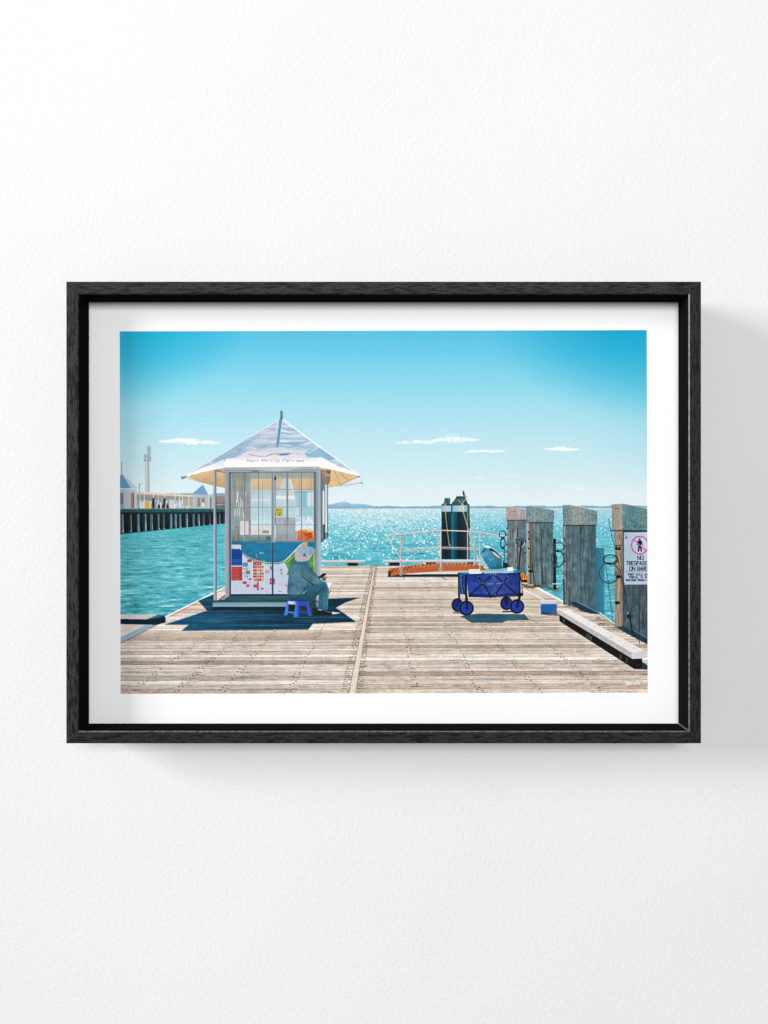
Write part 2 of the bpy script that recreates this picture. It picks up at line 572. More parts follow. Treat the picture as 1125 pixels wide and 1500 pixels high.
for _ in range(130):
    x, y = rng.uniform(180, 330), 770 + abs(rng.normal(0, 1)) * 35
    if y < 860:
        sparkle(x, y, rng.uniform(.25, .55), rng.uniform(.4, .9))
for _ in range(40):
    x = rng.normal(476, 4)
    sparkle(x, rng.uniform(788, 812), rng.uniform(.5, 1.1), .9)

# ---- far pier on the left
rect(199, 722, 330, 745.5, (148, 158, 162))
for i in range(46):
    x = 200 + i * 2.8 + rng.uniform(-1, 1)
    rect(x, rng.uniform(733, 738), x + rng.uniform(1, 3), 745, mixc((235, 238, 240), (90, 120, 150), rng.uniform() ** 1.5))
for i in range(26):
    x = 200 + rng.uniform(0, 112)
    line([(x, 742), (x + rng.uniform(3, 6), rng.uniform(731, 735))], rng.uniform(.6, 1.3), (232, 238, 242), .85)
rect(199, 726.2, 284, 731.5, (140, 142, 138), 1, n_fine, .25)
rect(267, 729, 284, 741, (172, 166, 152))
fill([(199, 719.6), (284, 724.4), (284, 727.5), (199, 722.6)], (214, 204, 188))
fill([(199, 722.6), (284, 727.5), (284, 730), (199, 726.4)], (156, 150, 140))
for x in (205, 211.4, 224.5, 232, 241, 256.6, 263.2, 267.5, 276.5, 283.5):
    line([(x, 721 if x < 260 else 724), (x, 744)], .9, (226, 228, 228))
for x in (249.5, 253.4):
    rect(x - 1.6, 731, x + 2, 744, (216, 196, 184) if x < 251 else (190, 206, 214))
for x in (212, 216.5):
    rect(x, 734, x + 3.2, 744, (232, 176, 50))
for x, c_ in ((224.7, (28, 30, 45)), (241, (38, 52, 66)), (238.5, (90, 50, 50)), (233, (30, 40, 60)), (245.5, (30, 36, 50))):
    big = x in (224.7, 241)
    y = 728 if big else 737
    ell(x, y + .9, .9, 1.0, (120, 90, 80))
    fill([(x - 1.6, y + 2), (x + 1.5, y + 1.8), (x + 1.8, y + 7), (x + 1.2, 744), (x - 1.6, 744), (x - 1.9, y + 7)], c_)
# near-left hut
fill([(176, 715), (200.3, 715), (200.3, 745), (176, 745)], ramp([(176, (164, 176, 190)), (200, (198, 206, 214))], 'x'))
rect(176, 721, 181, 744, (112, 120, 124))
rect(191.8, 721, 196.2, 743.5, (170, 132, 104))
rect(195.3, 721, 196.6, 743.5, (90, 84, 84))
rect(176, 738, 181.5, 744, (120, 160, 200))
fill([(176, 696), (178.4, 692.7), (192.2, 714.6), (176, 714.6)], (92, 152, 190), 1, n_vert, .06)
fill([(178.4, 692.7), (203.5, 715.2), (192.2, 714.6)], (192, 202, 214))
line([(176, 714.8), (203.5, 715.4)], .9, (236, 238, 240))
line([(178.4, 676), (178.4, 693)], .8, (70, 120, 132))
line([(204.3, 708), (204.3, 721)], .9, (90, 130, 140))
line([(204, 708.3), (207, 708.3)], .7, (90, 130, 140))
# second hut
rect(283.5, 723.5, 312.5, 745, (176, 184, 194))
rect(289, 728.5, 300, 742, (138, 132, 124))
rect(294, 728.5, 295.2, 742, (205, 208, 210))
rect(296, 736, 299.5, 742, (226, 232, 236))
rect(307.5, 728, 310, 744, (128, 124, 104))
rect(305.3, 724, 306.3, 745, (210, 214, 218))
fill([(297.3, 709.3), (280.7, 723.4), (305.3, 723.9)], (108, 160, 196))
fill([(297.3, 709.3), (305.3, 723.9), (312.8, 723.5)], (226, 231, 236))
line([(262, 714), (262, 724)], .8, (232, 240, 244))
rect(316, 726, 330, 745, (140, 132, 124))
rect(316, 735, 330, 745, (112, 108, 112), 1, n_fine, .4)
line([(316, 738.5), (330, 738.5)], .7, (200, 205, 208))
# mobile mast
fill([(215.2, 672), (218.8, 672), (219, 719.8), (214.8, 719.8)], ramp([(214.8, (222, 214, 204)), (219, (160, 160, 158))], 'x'))
for i in range(26):
    rect(215, 673 + i * 1.8, 216.6, 673.6 + i * 1.8, (140, 140, 140), .5)
rect(215.4, 653, 220.6, 672.5, ramp([(215, (176, 190, 202)), (221, (150, 168, 182))], 'x'), 1, n_vert2, .12)
ell(218, 653.3, 2.1, 1.7, (178, 190, 200))
rect(213, 665.5, 216, 670.5, (158, 168, 176))
line([(211.6, 664), (211.6, 675)], .7, (70, 92, 104))
line([(213.6, 672), (213.6, 719)], .8, (140, 156, 160))
line([(211, 673.2), (220.5, 673.2)], .7, (80, 104, 112))
line([(220.6, 668), (220.6, 676)], .7, (110, 130, 138))
line([(206, 682.5), (214, 682.5)], .4, (150, 180, 190))
# pier deck and piles
fill([(176, 744.5), (330, 744.5), (330, 766.5), (312, 768), (176, 781.5)], (24, 34, 40), 1, n_vert, .3)
x = 176.5
i = 0
while x < 330:
    t = (x - 176) / 154
    w = 4.2 - 1.6 * t
    yb = 780 - 13.4 * t
    fill([(x, 752), (x + w, 752), (x + w + .6, yb), (x - .1, yb)],
         ramp([(x, (30, 78, 92)), (x + w * .65, (86, 140, 152)), (x + w, (150, 178, 184))], 'x'), .92, n_vert2, .3)
    x += 10.4 - 3.9 * t + rng.uniform(-2.2, 2.2)
for i in range(60):
    x = rng.uniform(176, 328)
    rect(x, 752, x + rng.uniform(.6, 2), 778 - 13 * (x - 176) / 154, (36, 26, 32), .5)
rect(176, 744.8, 330, 750.6, (34, 92, 96), 1, n_vert2, .35)
rect(176, 749.6, 330, 752.2, (14, 42, 48))
for i in range(50):
    x = 176 + i * 3.1
    rect(x, 745.2, x + .7, 749.5, (16, 56, 62), .7)
line([(176, 744.6), (330, 744.6)], .8, (120, 128, 104), .8)

# ---- deck
HX, HY = 564.0, 741.0
PK = 10200.0
DECK = [(176, 941), (228, 914.5), (242, 903), (289.5, 879.6), (313, 868), (330, 859.6), (474, 829), (735, 829), (775, 857), (826, 884), (876, 899), (902, 917), (948, 943), (948, 1015.5), (176, 1015.5)]
def deck_col(X, Y, sl):
    v = PK / (Y - HY)
    idx = np.floor(v).astype(int)
    fr = v - idx
    stripx = HX - (Y - HY) * (33.5 / 187.0)
    side = (X > stripx).astype(int)
    r1 = np.random.RandomState(5).uniform(0, 1, (2, 400))
    tone = r1[side, idx]
    tone = tone ** .8
    base = np.stack([np.interp(tone, [0, .35, .8, .93, 1], [a, b_, c_, d_, e_]) for a, b_, c_, d_, e_ in
                     ((178, 203, 217, 229, 242), (160, 189, 206, 220, 236), (143, 174, 194, 210, 228))], -1) / 255
    # the boards are a darker brown toward the bottom left of the print
    k = 1.0 + .01 * np.clip((Y - 829) / 60, 0, 1) - .16 * np.clip((Y - 915) / 90, 0, 1) * np.clip((640 - X) / 300, .25, 1)
    base = base * k[..., None]
    # grain and weathering, in deck perspective
    pers = np.clip((Y - 829) / 187, 0, 1)
    g = .03 + n_long[sl] * .07 + n_streak[sl] * .08 + n_hair[sl] * .11 + n_fine[sl] * .05 + n_med[sl] * .04
    base = base * (1 + g * (.45 + .75 * pers))[..., None]
    crack = np.clip(np.abs(n_grain[sl]) * -8 + 1, 0, 1) * np.clip(n_wear[sl] * 1.8 + .15, 0, 1) * (.24 + .38 * pers)
    base = base * (1 - np.array((.60, .66, .70), np.float32) * crack[..., None])
    # joints between the planks
    wpx = (Y - HY) ** 2 / PK
    gap = np.clip(1.15 - np.minimum(fr, 1 - fr) * wpx / (.22 + .28 * pers), 0, 1)
    gs = np.random.RandomState(9).uniform(.25, 1.15, (2, 400))[side, idx]
    gs = gs * np.clip(.75 + n_streak[sl] * .9, .1, 1.2)
    gap = np.clip(gap * gs, 0, 1) * np.clip(wpx / 3.0, .14, .85)
    gap = gap[..., None]
    base = base * (1 - gap) + np.array((88, 68, 56), np.float32) / 255 * gap
    return base.astype(np.float32)
n_grain = vnoise(34, 1.0, 41, 3)
n_wear = vnoise(60, 7, 42, 3)
n_hair = vnoise(12, .55, 43, 2)
fill(DECK, deck_col)
# bolts
def ground(t, y):      # x on the line from the vanishing point that crosses y=1010 at x=t
    return HX + (t - HX) * (y - HY) / (1010 - HY)
v = PK / 273
while v < 114:
    y = HY + PK / v
    s = (y - HY) / 274
    for t in (191, 257, 324, 421, 608, 702, 787, 881):
        for dx in (-3.0, 3.2):
            if rng.uniform() < .58 * (.3 + s):
                xx = ground(t + dx + rng.uniform(-1.3, 1.3), y)
                yy = y + rng.uniform(.2, .8) * s * 5
                line([(xx - .9 * s, yy), (xx + rng.uniform(.4, 1.6) * s, yy + rng.uniform(-.3, .5))], .9 * s + .14, (72, 55, 48), .75 * s + .15)
    v += .5 + .35 * (v / 60)
# centre strip with pricked rows on both sides
y = 830.0
while y < 1016:
    s = (y - HY) / 274
    cx = HX - (y - HY) * (33.5 / 187.0)
    for o, q in ((-15, .8), (-11, .75), (-7.5, .5), (8, .55), (10.5, .8), (13.8, .65)):
        if rng.uniform() < q:
            xx = cx + (o + rng.uniform(-.8, .8)) * s
            line([(xx - .9 * s, y), (xx + .9 * s, y + rng.uniform(-.2, .5))], .85 * s + .15, (92, 74, 64), .8)
    y += 3.1 * s * s + .55
fill([(547.6, 829), (549.4, 829), (519.6, 1015.5), (511, 1015.5)], ramp([(829, (222, 204, 184)), (1016, (226, 212, 196))]), .96, n_fine, .05)
dash([(547.2, 829), (510.2, 1015.5)], .8, (84, 64, 54), 2.6, 1.6, .75)
dash([(550, 829), (520.4, 1015.5)], .8, (84, 64, 54), 2.2, 1.8, .7)
# side strip, left end of deck
fill([(176, 912), (228, 912), (214, 914.5), (176, 931)], (206, 196, 186), 1, n_streak, .12)
fill([(176, 932), (214, 914.5), (229, 914.2), (176, 941.5)], (142, 172, 186), 1, n_streak, .06)
line([(176, 941.8), (229, 914.6)], .7, (60, 62, 62), .8)
# left kerb
fill([(176, 899), (231, 899.5), (214, 906.4), (176, 906.2)], (194, 190, 192), 1, n_fine, .05)
fill([(231, 899.5), (242.3, 901.5), (242.3, 910), (229, 914.4), (214, 906.4)], (24, 76, 102))
fill([(214, 906.4), (228, 904.5), (238, 901), (231, 899.5)], (60, 118, 140))
fill([(176, 905.8), (214, 906.4), (242, 904), (242, 911), (229, 914.5), (176, 913.2)], (22, 48, 62), 1, n_fine, .3)
# deck edges
line([(242, 902.6), (289.5, 879.3), (313, 867.6), (331, 858.8)], 1.5, (246, 246, 246))
line([(245, 904.4), (290, 881.2), (313, 869.8), (331, 861)], 1.2, (150, 116, 92), .5)
line([(474, 829), (735, 829)], .9, (196, 170, 146), .8)
line([(766, 864), (806, 884)], 1.6, (240, 238, 232), .9)
# seaweed and rope heap on the far right of the deck
for _ in range(300):
    t = rng.uniform()
    x, y = 765 + t * 54, 857.5 + t * 5 + rng.normal(0, 1.1) + 1.5 * math.sin(t * 9)
    line([(x, y), (x + rng.uniform(-3, 3), y + rng.uniform(-1, 1))], .8, mixc((60, 58, 40), (176, 156, 90), rng.uniform() ** 1.6), .9)
for _ in range(120):
    x, y = rng.uniform(828, 872), 0
    y = 886 + (x - 828) * .27 + rng.uniform(-3, 4)
    line([(x, y), (x + rng.uniform(1, 4), y + rng.uniform(-.3, .9))], .6, (96, 80, 70), .4)
for _ in range(160):
    x = rng.uniform(868, 946)
    y = 903 + (x - 868) * .45 + rng.uniform(-2, 7)
    line([(x, y), (x + rng.uniform(1, 5), y + rng.uniform(0, 1.2))], .6, (110, 92, 82), .45)

# ---- kiosk shadow on the deck
SHADOW = [(290, 879), (314, 870), (314, 888), (466, 890), (480, 876.8), (527, 875.3), (505, 882.5), (491.5, 890.3), (506, 900), (521.5, 911.2),
          (458, 913.3), (451.2, 922), (265, 923.2), (276.5, 914.4), (240, 914.4), (303, 893.8)]
sl, m = pmask(SHADOW)
lum = C[sl].mean(-1, keepdims=True)
sh = np.array((26, 74, 100), np.float32) / 255 * (0.08 + 1.28 * lum) + n_streak[sl][..., None] * .04
sh = sh * (1 + np.clip(-(XX[sl] - 330) / 400, -.2, .2)[..., None])
sh = sh + (np.clip(n_long[sl] * 1.4 - .15, 0, 1) * .16)[..., None] * np.array((.7, .95, 1.0), np.float32)
# the rim of the shade is softer the farther it falls from the canopy
mf = m.astype(np.float32)
for _ in range(3):
    mf = soften(mf)
C[sl] = C[sl] * (1 - mf[..., None]) + sh * mf[..., None]
fill([(486, 896.2), (499.5, 897.6), (486.5, 899.6)], (226, 214, 206))
rect(311, 888, 430, 894, (34, 38, 50), .85, n_streak, .2)
rect(430, 888, 470, 893, (34, 46, 58), .6)

# ---- kerbs by the far edge
def kerb(x0, x1, y, sup):
    rect(x0, y, x1, y + 3.4, ramp([(y, (222, 216, 218)), (y + 3.4, (168, 168, 178))]))
    rect(x0, y + 3.4, x1, y + 4, (120, 140, 150), .7)
    for a, b_ in sup:
        rect(a, y + 4, b_, 829, (42, 46, 52))
kerb(471, 532.5, 820.6, [(509, 524)])
kerb(562.5, 702, 820.2, [(570, 585), (624, 639), (684, 693)])

# ---- black mooring piles
def cyl(x0, x1, y0, y1, a, b_, c_):
    rect(x0, y0, x1, y1, ramp([(x0, a), ((x0 + x1) / 2, b_), (x1, c_)], 'x'), 1, n_vert, .12)
cyl(646.8, 662, 739, 819.5, (28, 58, 72), (30, 42, 50), (20, 72, 92))
cyl(661.6, 684.6, 739, 819.5, (14, 112, 138), (24, 44, 56), (46, 62, 72))
rect(661.4, 750, 663.6, 819, (34, 118, 142), .8, n_vert2, .2)
rect(670, 750, 673, 819, (20, 36, 48), .7)
rect(684.8, 739, 687.8, 819, (52, 66, 66), 1, n_vert2, .5)
rect(684.2, 751, 685.4, 819, (150, 196, 206), .8)
rect(646.8, 741, 661, 749.8, ramp([(647, (130, 186, 206)), (654, (198, 204, 216)), (661, (150, 196, 214))], 'x'))
rect(662.5, 740.6, 684.8, 749.8, ramp([(662, (120, 190, 214)), (675, (196, 200, 214)), (685, (140, 184, 204))], 'x'))
rect(661, 739, 662.6, 753, (24, 52, 66))
rect(648, 738.6, 661, 741, (26, 52, 66))
rect(651, 730, 659.2, 738.8, (52, 92, 98), 1, n_fine, .25)
rect(649.6, 736, 653, 741, (80, 98, 96))
fill([(661.6, 737.4), (666, 732.5), (669, 727.2), (681, 727), (683.5, 733), (686, 740.5), (663, 740.8)], (58, 78, 78), 1, n_fine, .7)
fill([(672, 733), (676, 730), (680, 733.5), (676, 737.5)], (46, 112, 132))
line([(670, 732), (677, 739)], .7, (200, 205, 190))
line([(682, 731), (676, 740)], .8, (206, 206, 190))
fill([(678, 718), (680.4, 721.5), (681.2, 726.4), (679, 727), (677.6, 723)], (54, 64, 70))
line([(681, 726), (684, 729)], .7, (80, 90, 90))
ell(652.6, 748.4, 1.1, 1.3, (214, 170, 60))
ell(677.6, 748.8, 1.5, 1.7, (220, 186, 74))
ell(678.8, 744.6, 1, 1.6, (226, 216, 160))
rope = (216, 210, 176)
line([(652.8, 738), (652.4, 749), (653.4, 762), (655.2, 777), (657.6, 797), (659.2, 800)], 1.0, rope)
dash([(653.0, 741), (653.4, 762), (655.2, 777), (657.6, 797)], 1.0, (130, 120, 90), .7, 1.1, .6)
line([(678, 739), (678.8, 751), (682.6, 764), (686, 776), (688, 787), (692, 801), (698.8, 814.5), (701, 822)], 1.3, (222, 216, 176))
dash([(678.8, 751), (682.6, 764), (686, 776), (688, 787), (692, 801), (698.8, 814.5)], 1.2, (126, 118, 88), .7, 1.2, .55)
line([(685, 738), (687.4, 756), (688.4, 774)], 1.2, (96, 92, 62))

# ---- orange gangway with its rail
fill([(567.5, 843.2), (592, 840.6), (645, 838.4), (672, 838), (672, 845), (568, 845.4)], (226, 214, 200))
fill([(567.2, 843.9), (590, 841.4), (671.5, 841.2), (671.5, 845), (568, 845.2)], (44, 58, 62))
RAMP = [(567.4, 836.8), (571, 832.4), (590, 830.3), (619.7, 826.2), (641, 825.1), (680, 825), (698, 826.5), (706, 829.5), (712.5, 835.6),
        (700, 836.6), (680, 836.2), (645, 836.8), (599.5, 840), (569.6, 844)]
fill(RAMP, ramp([(825, (212, 128, 66)), (836, (192, 106, 66)), (844, (198, 116, 64))]), 1, n_fine, .16)
fill([(592, 834), (641, 828.4), (705, 829.5), (712, 835.4), (680, 836), (645, 836.6), (600, 839.8)], (184, 100, 68), .75)
for i in range(25):
    x = 575 + i * 5.5
    yt = np.interp(x, [571, 590, 620, 641, 680, 706], [832.8, 830.6, 826.6, 825.3, 825.2, 829.4])
    ln = 5.5 if x < 602 else 2.2
    line([(x + ln * .45, yt + .2), (x - ln * .3, yt + ln)], .9, (56, 36, 30), 1.0)
fill([(568.4, 838), (573, 836), (572, 843.6), (568, 844)], (66, 64, 58))
rail_c, rail_d = (226, 204, 198), (150, 128, 122)
TOP = [(568, 790), (567.6, 787), (569.5, 784.8), (573, 783.6), (592, 782.4), (624, 778.9), (645, 776.9), (680, 778), (703, 780.2), (731, 784.9), (755, 788.2), (775, 789.8)]
MIDR = [(591, 806.4), (618, 803.6), (645, 801.4), (680, 802.4), (703, 804.2)]
def pipe(pts, w):
    w *= .8
    line([(p[0], p[1] + w * .42) for p in pts], w * .8, rail_d)
    line(pts, w * .85, rail_c)
line([(586.6, 783), (586.8, 843)], 1.7, (196, 184, 180))
line([(590.6, 782), (590.6, 806)], 1.3, (150, 158, 162))
line([(587.6, 784), (587.6, 842)], .6, (126, 122, 122))
rect(585, 832, 589.6, 843, (166, 146, 130))
for x, y0, y1, w in ((641, 779, 826, 1.3), (645.6, 778, 836, 1.9), (684.8, 778.5, 820, 1.4), (694.6, 780, 829, 1.4), (702.6, 780, 836, 1.7), (748, 788, 832, 1.3), (757.5, 813, 836, 1.3)):
    line([(x, y0), (x, y1)], w, (204, 196, 192))
    line([(x + w * .45, y0), (x + w * .45, y1)], .5, (126, 124, 128), .8)
rect(642.4, 831, 647.6, 836.5, (170, 150, 132))
pipe(MIDR, 1.3)
pipe([(p[0], p[1] + 2.2) for p in MIDR], .9)
pipe([(733, 810), (747.5, 813.4), (758, 812.8), (772, 806)], 1.1)
line([(748.5, 822), (760, 812.5)], 1.0, (206, 184, 166))
line([(758, 826), (773, 806.5)], 1.0, (206, 184, 166))
pipe(TOP, 1.8)
pipe([(568, 788), (588.3, 821)], 1.5)
line([(588, 842), (592.5, 849)], .6, (70, 60, 56))
line([(646, 845), (653, 849.5)], .6, (70, 60, 56))

# ---- timber piles with steel caps
def pile(x0, x1, y0, yb0, yb1, ca, cb, slit):
    fill([(x0, y0), (x1, y0), (x1, yb1), (x0, yb0)], ramp([(x0, ca), (x1, cb)], 'x'), 1, n_vert, .16)
    sl_, m_ = pmask([(x0, y0), (x1, y0), (x1, yb1), (x0, yb0)])
    C[sl_] *= 1 + (m_ * n_vert2[sl_] * .20 + m_ * n_med[sl_] * .12 + m_ * n_vert[sl_] * .10)[..., None]
    for s_, y_ in slit:
        line([(s_, y_), (s_ + .3, max(yb0, yb1) - 2)], .9, (34, 46, 52), .85)
    line([(x0, y0 + .5), (x1, y0 + .5)], 1.1, (40, 48, 50), .7)
def cap(pts, c, dots, c2=None):
    fill(pts, c, 1, n_vert, .07)
    sl_, m_ = pmask(pts)
    C[sl_] *= 1 + (m_ * n_fine[sl_] * .20 + m_ * n_med[sl_] * .10)[..., None]
    xs_ = [p[0] for p in pts]
    ys_ = [p[1] for p in pts]
    tops = sorted([p for p in pts if p[1] < (min(ys_) + max(ys_)) / 2])
    yb = max(ys_)
    for i in range(dots):
        for j in range(9):
            x = min(xs_) + 2 + (max(xs_) - min(xs_) - 4) * i / max(dots - 1, 1) + rng.uniform(-.3, .3)
            y = yb - 2 - j * 2.6 - (i % 2) * 1.2
            yt = np.interp(x, [p[0] for p in tops], [p[1] for p in tops])
            if y > yt + 1.5:
                ell(x, y, .42, .42, (58, 66, 68), None, .7)
    line([p for p in tops], .8, (206, 208, 204), .6)
    line([(min(xs_), yb), (max(xs_), yb)], .8, (52, 60, 62), .8)

# A
pile(742.6, 771, 762, 848, 852, (112, 122, 124), (96, 114, 120), [(757.6, 775)])
cap([(741, 742.3), (753, 743.2), (760, 745.8), (769.6, 746.6), (770, 762.3), (741.2, 762.3)], ramp([(741, (180, 162, 154)), (770, (166, 154, 150))], 'x'), 7)
rect(755, 763, 757, 845, (140, 140, 138), .5, n_vert2, .3)
# rope coil between A and B
for _ in range(110):
    an = rng.uniform(0, 6.3)
    x, y = 761.5 + 4.6 * math.cos(an) + rng.normal(0, 1), 795 + 5.6 * math.sin(an) + rng.normal(0, 1.2)
    line([(x, y), (x + rng.uniform(-2, 2), y + rng.uniform(-1.5, 1.5))], .7, mixc((20, 50, 66), (110, 180, 196), rng.uniform() ** 2), .9)
line([(764, 792), (762.4, 806), (760.6, 822), (759.6, 836)], 1.8, (22, 38, 46))
line([(767.5, 793), (768.5, 797), (764.4, 802)], .9, (190, 200, 204))
ell(768.6, 802, 5.2, 8.5, (30, 44, 50), .8, .7)
ell(735.8, 782.8, 4.7, 4.6, (40, 56, 62), 1.2)
ell(736.4, 796, 3.4, 7.6, (34, 62, 84), 1.3)
line([(738.6, 803), (738.6, 829)], .9, (34, 48, 54))
for y in (774, 783, 797, 808, 818, 828):
    rect(741.3, y, 743.3, y + 2, (40, 48, 52))
line([(740, 825), (744, 832)], 1.3, (180, 190, 190), .8)
fill([(738, 826), (742, 824), (748, 832), (738, 833)], (40, 66, 70), .9)
# orange end of the gangway behind the wagon
fill([(761.5, 840), (766, 840), (774, 845), (774, 850), (764, 850)], (228, 138, 46))
for x in (764.5, 768, 771.5):
    line([(x + 1, 841.5), (x, 847)], .9, (86, 54, 34))
fill([(762, 850), (774.5, 850), (774.5, 854), (764, 853.5)], (42, 34, 34))
# B
pile(772, 810.2, 765.5, 856.5, 857.5, (104, 120, 122), (86, 116, 124), [(793.4, 776), (794.8, 838)])
rect(772, 766, 776.4, 857, ramp([(772, (186, 158, 140)), (776.4, (128, 112, 104))], 'x'), 1, n_vert2, .22)
line([(776.8, 766), (777.2, 857)], .7, (44, 54, 60))
cap([(770.2, 742.4), (777, 741), (793.4, 744.4), (811.5, 748.2), (811.6, 761.5), (810, 764.8), (771, 765.6)],
    ramp([(770, (122, 142, 148)), (777, (118, 142, 148)), (778, (134, 152, 152)), (811, (112, 142, 148))], 'x'), 10)
for y in (780, 790, 804, 831, 837):
    ell(774.4, y, 1.2, 1.3, (30, 36, 40))
ell(777.6, 837.4, 2.3, 2.2, (24, 34, 38))
line([(779, 826), (780.5, 838), (783.6, 857)], .9, (24, 38, 44))
line([(780, 838), (786, 838.6)], .7, (40, 56, 60))
ell(785.8, 790.5, 2.6, 3.6, (70, 86, 88), None, .5, 2.2)
# thin dark post and rings between B and C
rect(810.4, 790, 814.2, 864, (22, 40, 52), 1, n_vert2, .3)
line([(815.4, 815), (815.8, 830)], 1.2, (20, 38, 48))
rect(808.5, 855.2, 822, 856.4, (196, 220, 226))
for x in (815, 819, 822):
    line([(x, 856), (x, 861)], .6, (120, 150, 158))
fill([(866, 803.4), (885, 803.4), (885, 903), (866, 898)], ramp([(866, (44, 108, 132)), (885, (52, 136, 164))], 'x'), 1, n_vert, .05)
line([(873, 803.2), (885.2, 803.2)], .9, (130, 150, 156))
# C
pile(824.8, 872.8, 770, 885.5, 899, (98, 116, 122), (70, 104, 112), [(850.4, 771)])
rect(824.8, 771, 829, 884, (124, 130, 128), .7, n_vert2, .3)
line([(825.4, 850), (826, 886)], 1.6, (28, 38, 46))
line([(829.4, 771), (829.2, 884)], .5, (52, 66, 72))
for x in (838, 845, 858, 866):
    line([(x, 772), (x + .4, 884)], .4, (56, 76, 84), .55)
cap([(824.3, 740.8), (833.6, 740.1), (851, 743.7), (874.7, 749.4), (874.8, 767), (872.8, 769.8), (824.7, 769.8)],
    ramp([(824, (96, 120, 130)), (830, (122, 140, 142)), (846, (140, 150, 146)), (850, (148, 146, 140)), (856, (130, 146, 146)), (875, (116, 142, 148))], 'x'), 10)
for y in (790, 801, 812, 823):
    ell(826.6, y, 1.3, 1.2, (44, 44, 48))
ell(818.6, 801.8, 7.4, 6.4, (66, 84, 88), 1.5)
ell(816.8, 819, 8.8, 12, (60, 80, 84), 1.7)
ell(816.8, 819, 8.0, 11.2, (130, 140, 136), .5, .6)
ell(816.6, 808.2, 3, 1.4, (54, 58, 54))
fill([(834, 883), (843, 882), (878, 899.5), (866, 900), (852, 896)], (34, 66, 84), .9)
line([(845, 882.5), (879, 899.6)], 1.0, (90, 160, 190), .9)
line([(878, 898), (902, 916)], 1.6, (226, 214, 202))
# D
pile(913, 950, 778, 926, 946, (72, 94, 104), (84, 102, 108), [(935.8, 857)])
rect(900, 778, 913.4, 921, ramp([(900, (150, 128, 112)), (906, (160, 142, 126)), (913, (120, 110, 102))], 'x'), 1, n_vert, .2)
sl, m = pmask([(900, 778), (913.4, 778), (913.4, 921), (900, 921)])
C[sl] *= 1 + (m * n_vert2[sl] * .14)[..., None]
line([(913.2, 780), (913.2, 922)], .9, (52, 56, 56))
fill([(901, 919), (913, 918), (950, 938), (950, 946), (914, 927)], (34, 60, 74), .7)
line([(928, 924), (950, 937)], 1.3, (72, 128, 160), .9)
cap([(896.2, 739.5), (912, 738.7), (930, 742), (950, 746.6), (950, 778), (896.2, 778)],
    ramp([(896, (142, 138, 128)), (911, (158, 152, 140)), (912.6, (96, 138, 142)), (930, (92, 136, 140)), (950, (106, 136, 136))], 'x'), 12)
rect(897, 741, 911.6, 776.5, ramp([(897, (150, 144, 134)), (911, (166, 158, 146))], 'x'), .85, n_fine, .06)
rect(900.5, 745, 907.5, 745.9, (46, 54, 60), .9)
line([(896.2, 778.4), (950, 778.4)], 1.3, (44, 44, 44), .8)
# fittings on D
line([(907.5, 784), (907.3, 790)], .9, (46, 40, 38))
rect(900.4, 799.6, 910, 801, (60, 54, 50))
rect(901, 802, 904.2, 806.6, (30, 30, 32))
rect(905, 802.4, 908.6, 807, (34, 32, 32))
line([(902.4, 809), (902.8, 816)], 1.0, (54, 50, 48))
dash([(891.4, 761), (893.5, 772), (897, 790), (900, 800)], .9, (44, 66, 76), 1.6, 1.4)
dash([(887.2, 830), (890.6, 852), (893.4, 879), (897, 907)], .9, (36, 60, 72), 2.2, 1.8)
ell(894, 820.6, 10.2, 7.0, (64, 76, 74), 1.7)
ell(892.2, 840.2, 14, 14.8, (66, 82, 82), 1.9)
ell(892.2, 840.2, 13.2, 14, (150, 158, 152), .5, .6)
line([(898, 825.4), (903.8, 820.6)], 1.5, (84, 76, 64))
ell(891, 826, 4, 1.5, (58, 56, 46))
ell(902, 841.5, 2, 2.4, (50, 50, 50), 1.0)
for q in ((904.5, 846), (903, 884)):
    ell(q[0], q[1], 2.6, 2.2, (42, 38, 38))
    ell(q[0] + 3, q[1] - .4, 1.6, 2.4, (44, 40, 40))
# sign
rect(913.7, 781, 950, 857.6, ramp([(914, (164, 184, 204)), (948, (178, 198, 216))], 'x'), 1, n_med, .015)
line([(913.9, 781.3), (950, 781.3)], .5, (204, 214, 224))
line([(914, 857.2), (950, 857.2)], .6, (120, 132, 142))
ell(915.8, 783.4, .5, .5, (40, 40, 50)); ell(914.6, 855.6, .6, .6, (40, 40, 50))
line([(915.8, 789.5), (917, 787.5), (918.6, 789)], .7, (40, 46, 58))
line([(917.4, 786), (917.8, 789.8)], .6, (40, 46, 58))
blk = (26, 34, 50)
ell(936.9, 790.6, 1.15, 1.5, blk)
fill([(934.2, 793), (935.6, 792.4), (938.4, 792.4), (940, 793.4), (941.2, 799.4), (940.2, 799.8), (939, 796), (938.9, 800), (940.2, 809), (938.4, 809.2), (936.9, 802),
      (936, 809), (934, 809), (935, 800), (935, 796.5), (934, 799.6), (933, 799.2)], blk)
pk = (206, 78, 152)
line([(928.6, 791.6), (945.6, 807.6)], 1.7, pk)
ell(937, 799.6, 12.1, 13.0, pk, 1.9)
text('NO', 933.7, 815.2, 5.6, 4.9, blk, .8, .74)
text('TRESPASSING', 917.6, 823.2, 5.6, 3.84, blk, .8, .72)
text('ON', 921.9, 831.1, 5.6, 4.6, blk, .85, .76)
text('BARGE', 933.6, 831.1, 5.6, 3.95, blk, .85, .74)
line([(916.2, 838.5), (950, 838.5)], .45, (70, 84, 104))
text('PORT OTLO AND', 919.7, 841.2, 2.8, 2.4, blk, .55, .7, .9)
text('PORTAL IS APP', 922, 845.3, 2.6, 2.2, blk, .55, .7, .85)
text('MAXIMUM PENALTY', 916.6, 849.4, 2.6, 2.2, blk, .6, .7, .9)
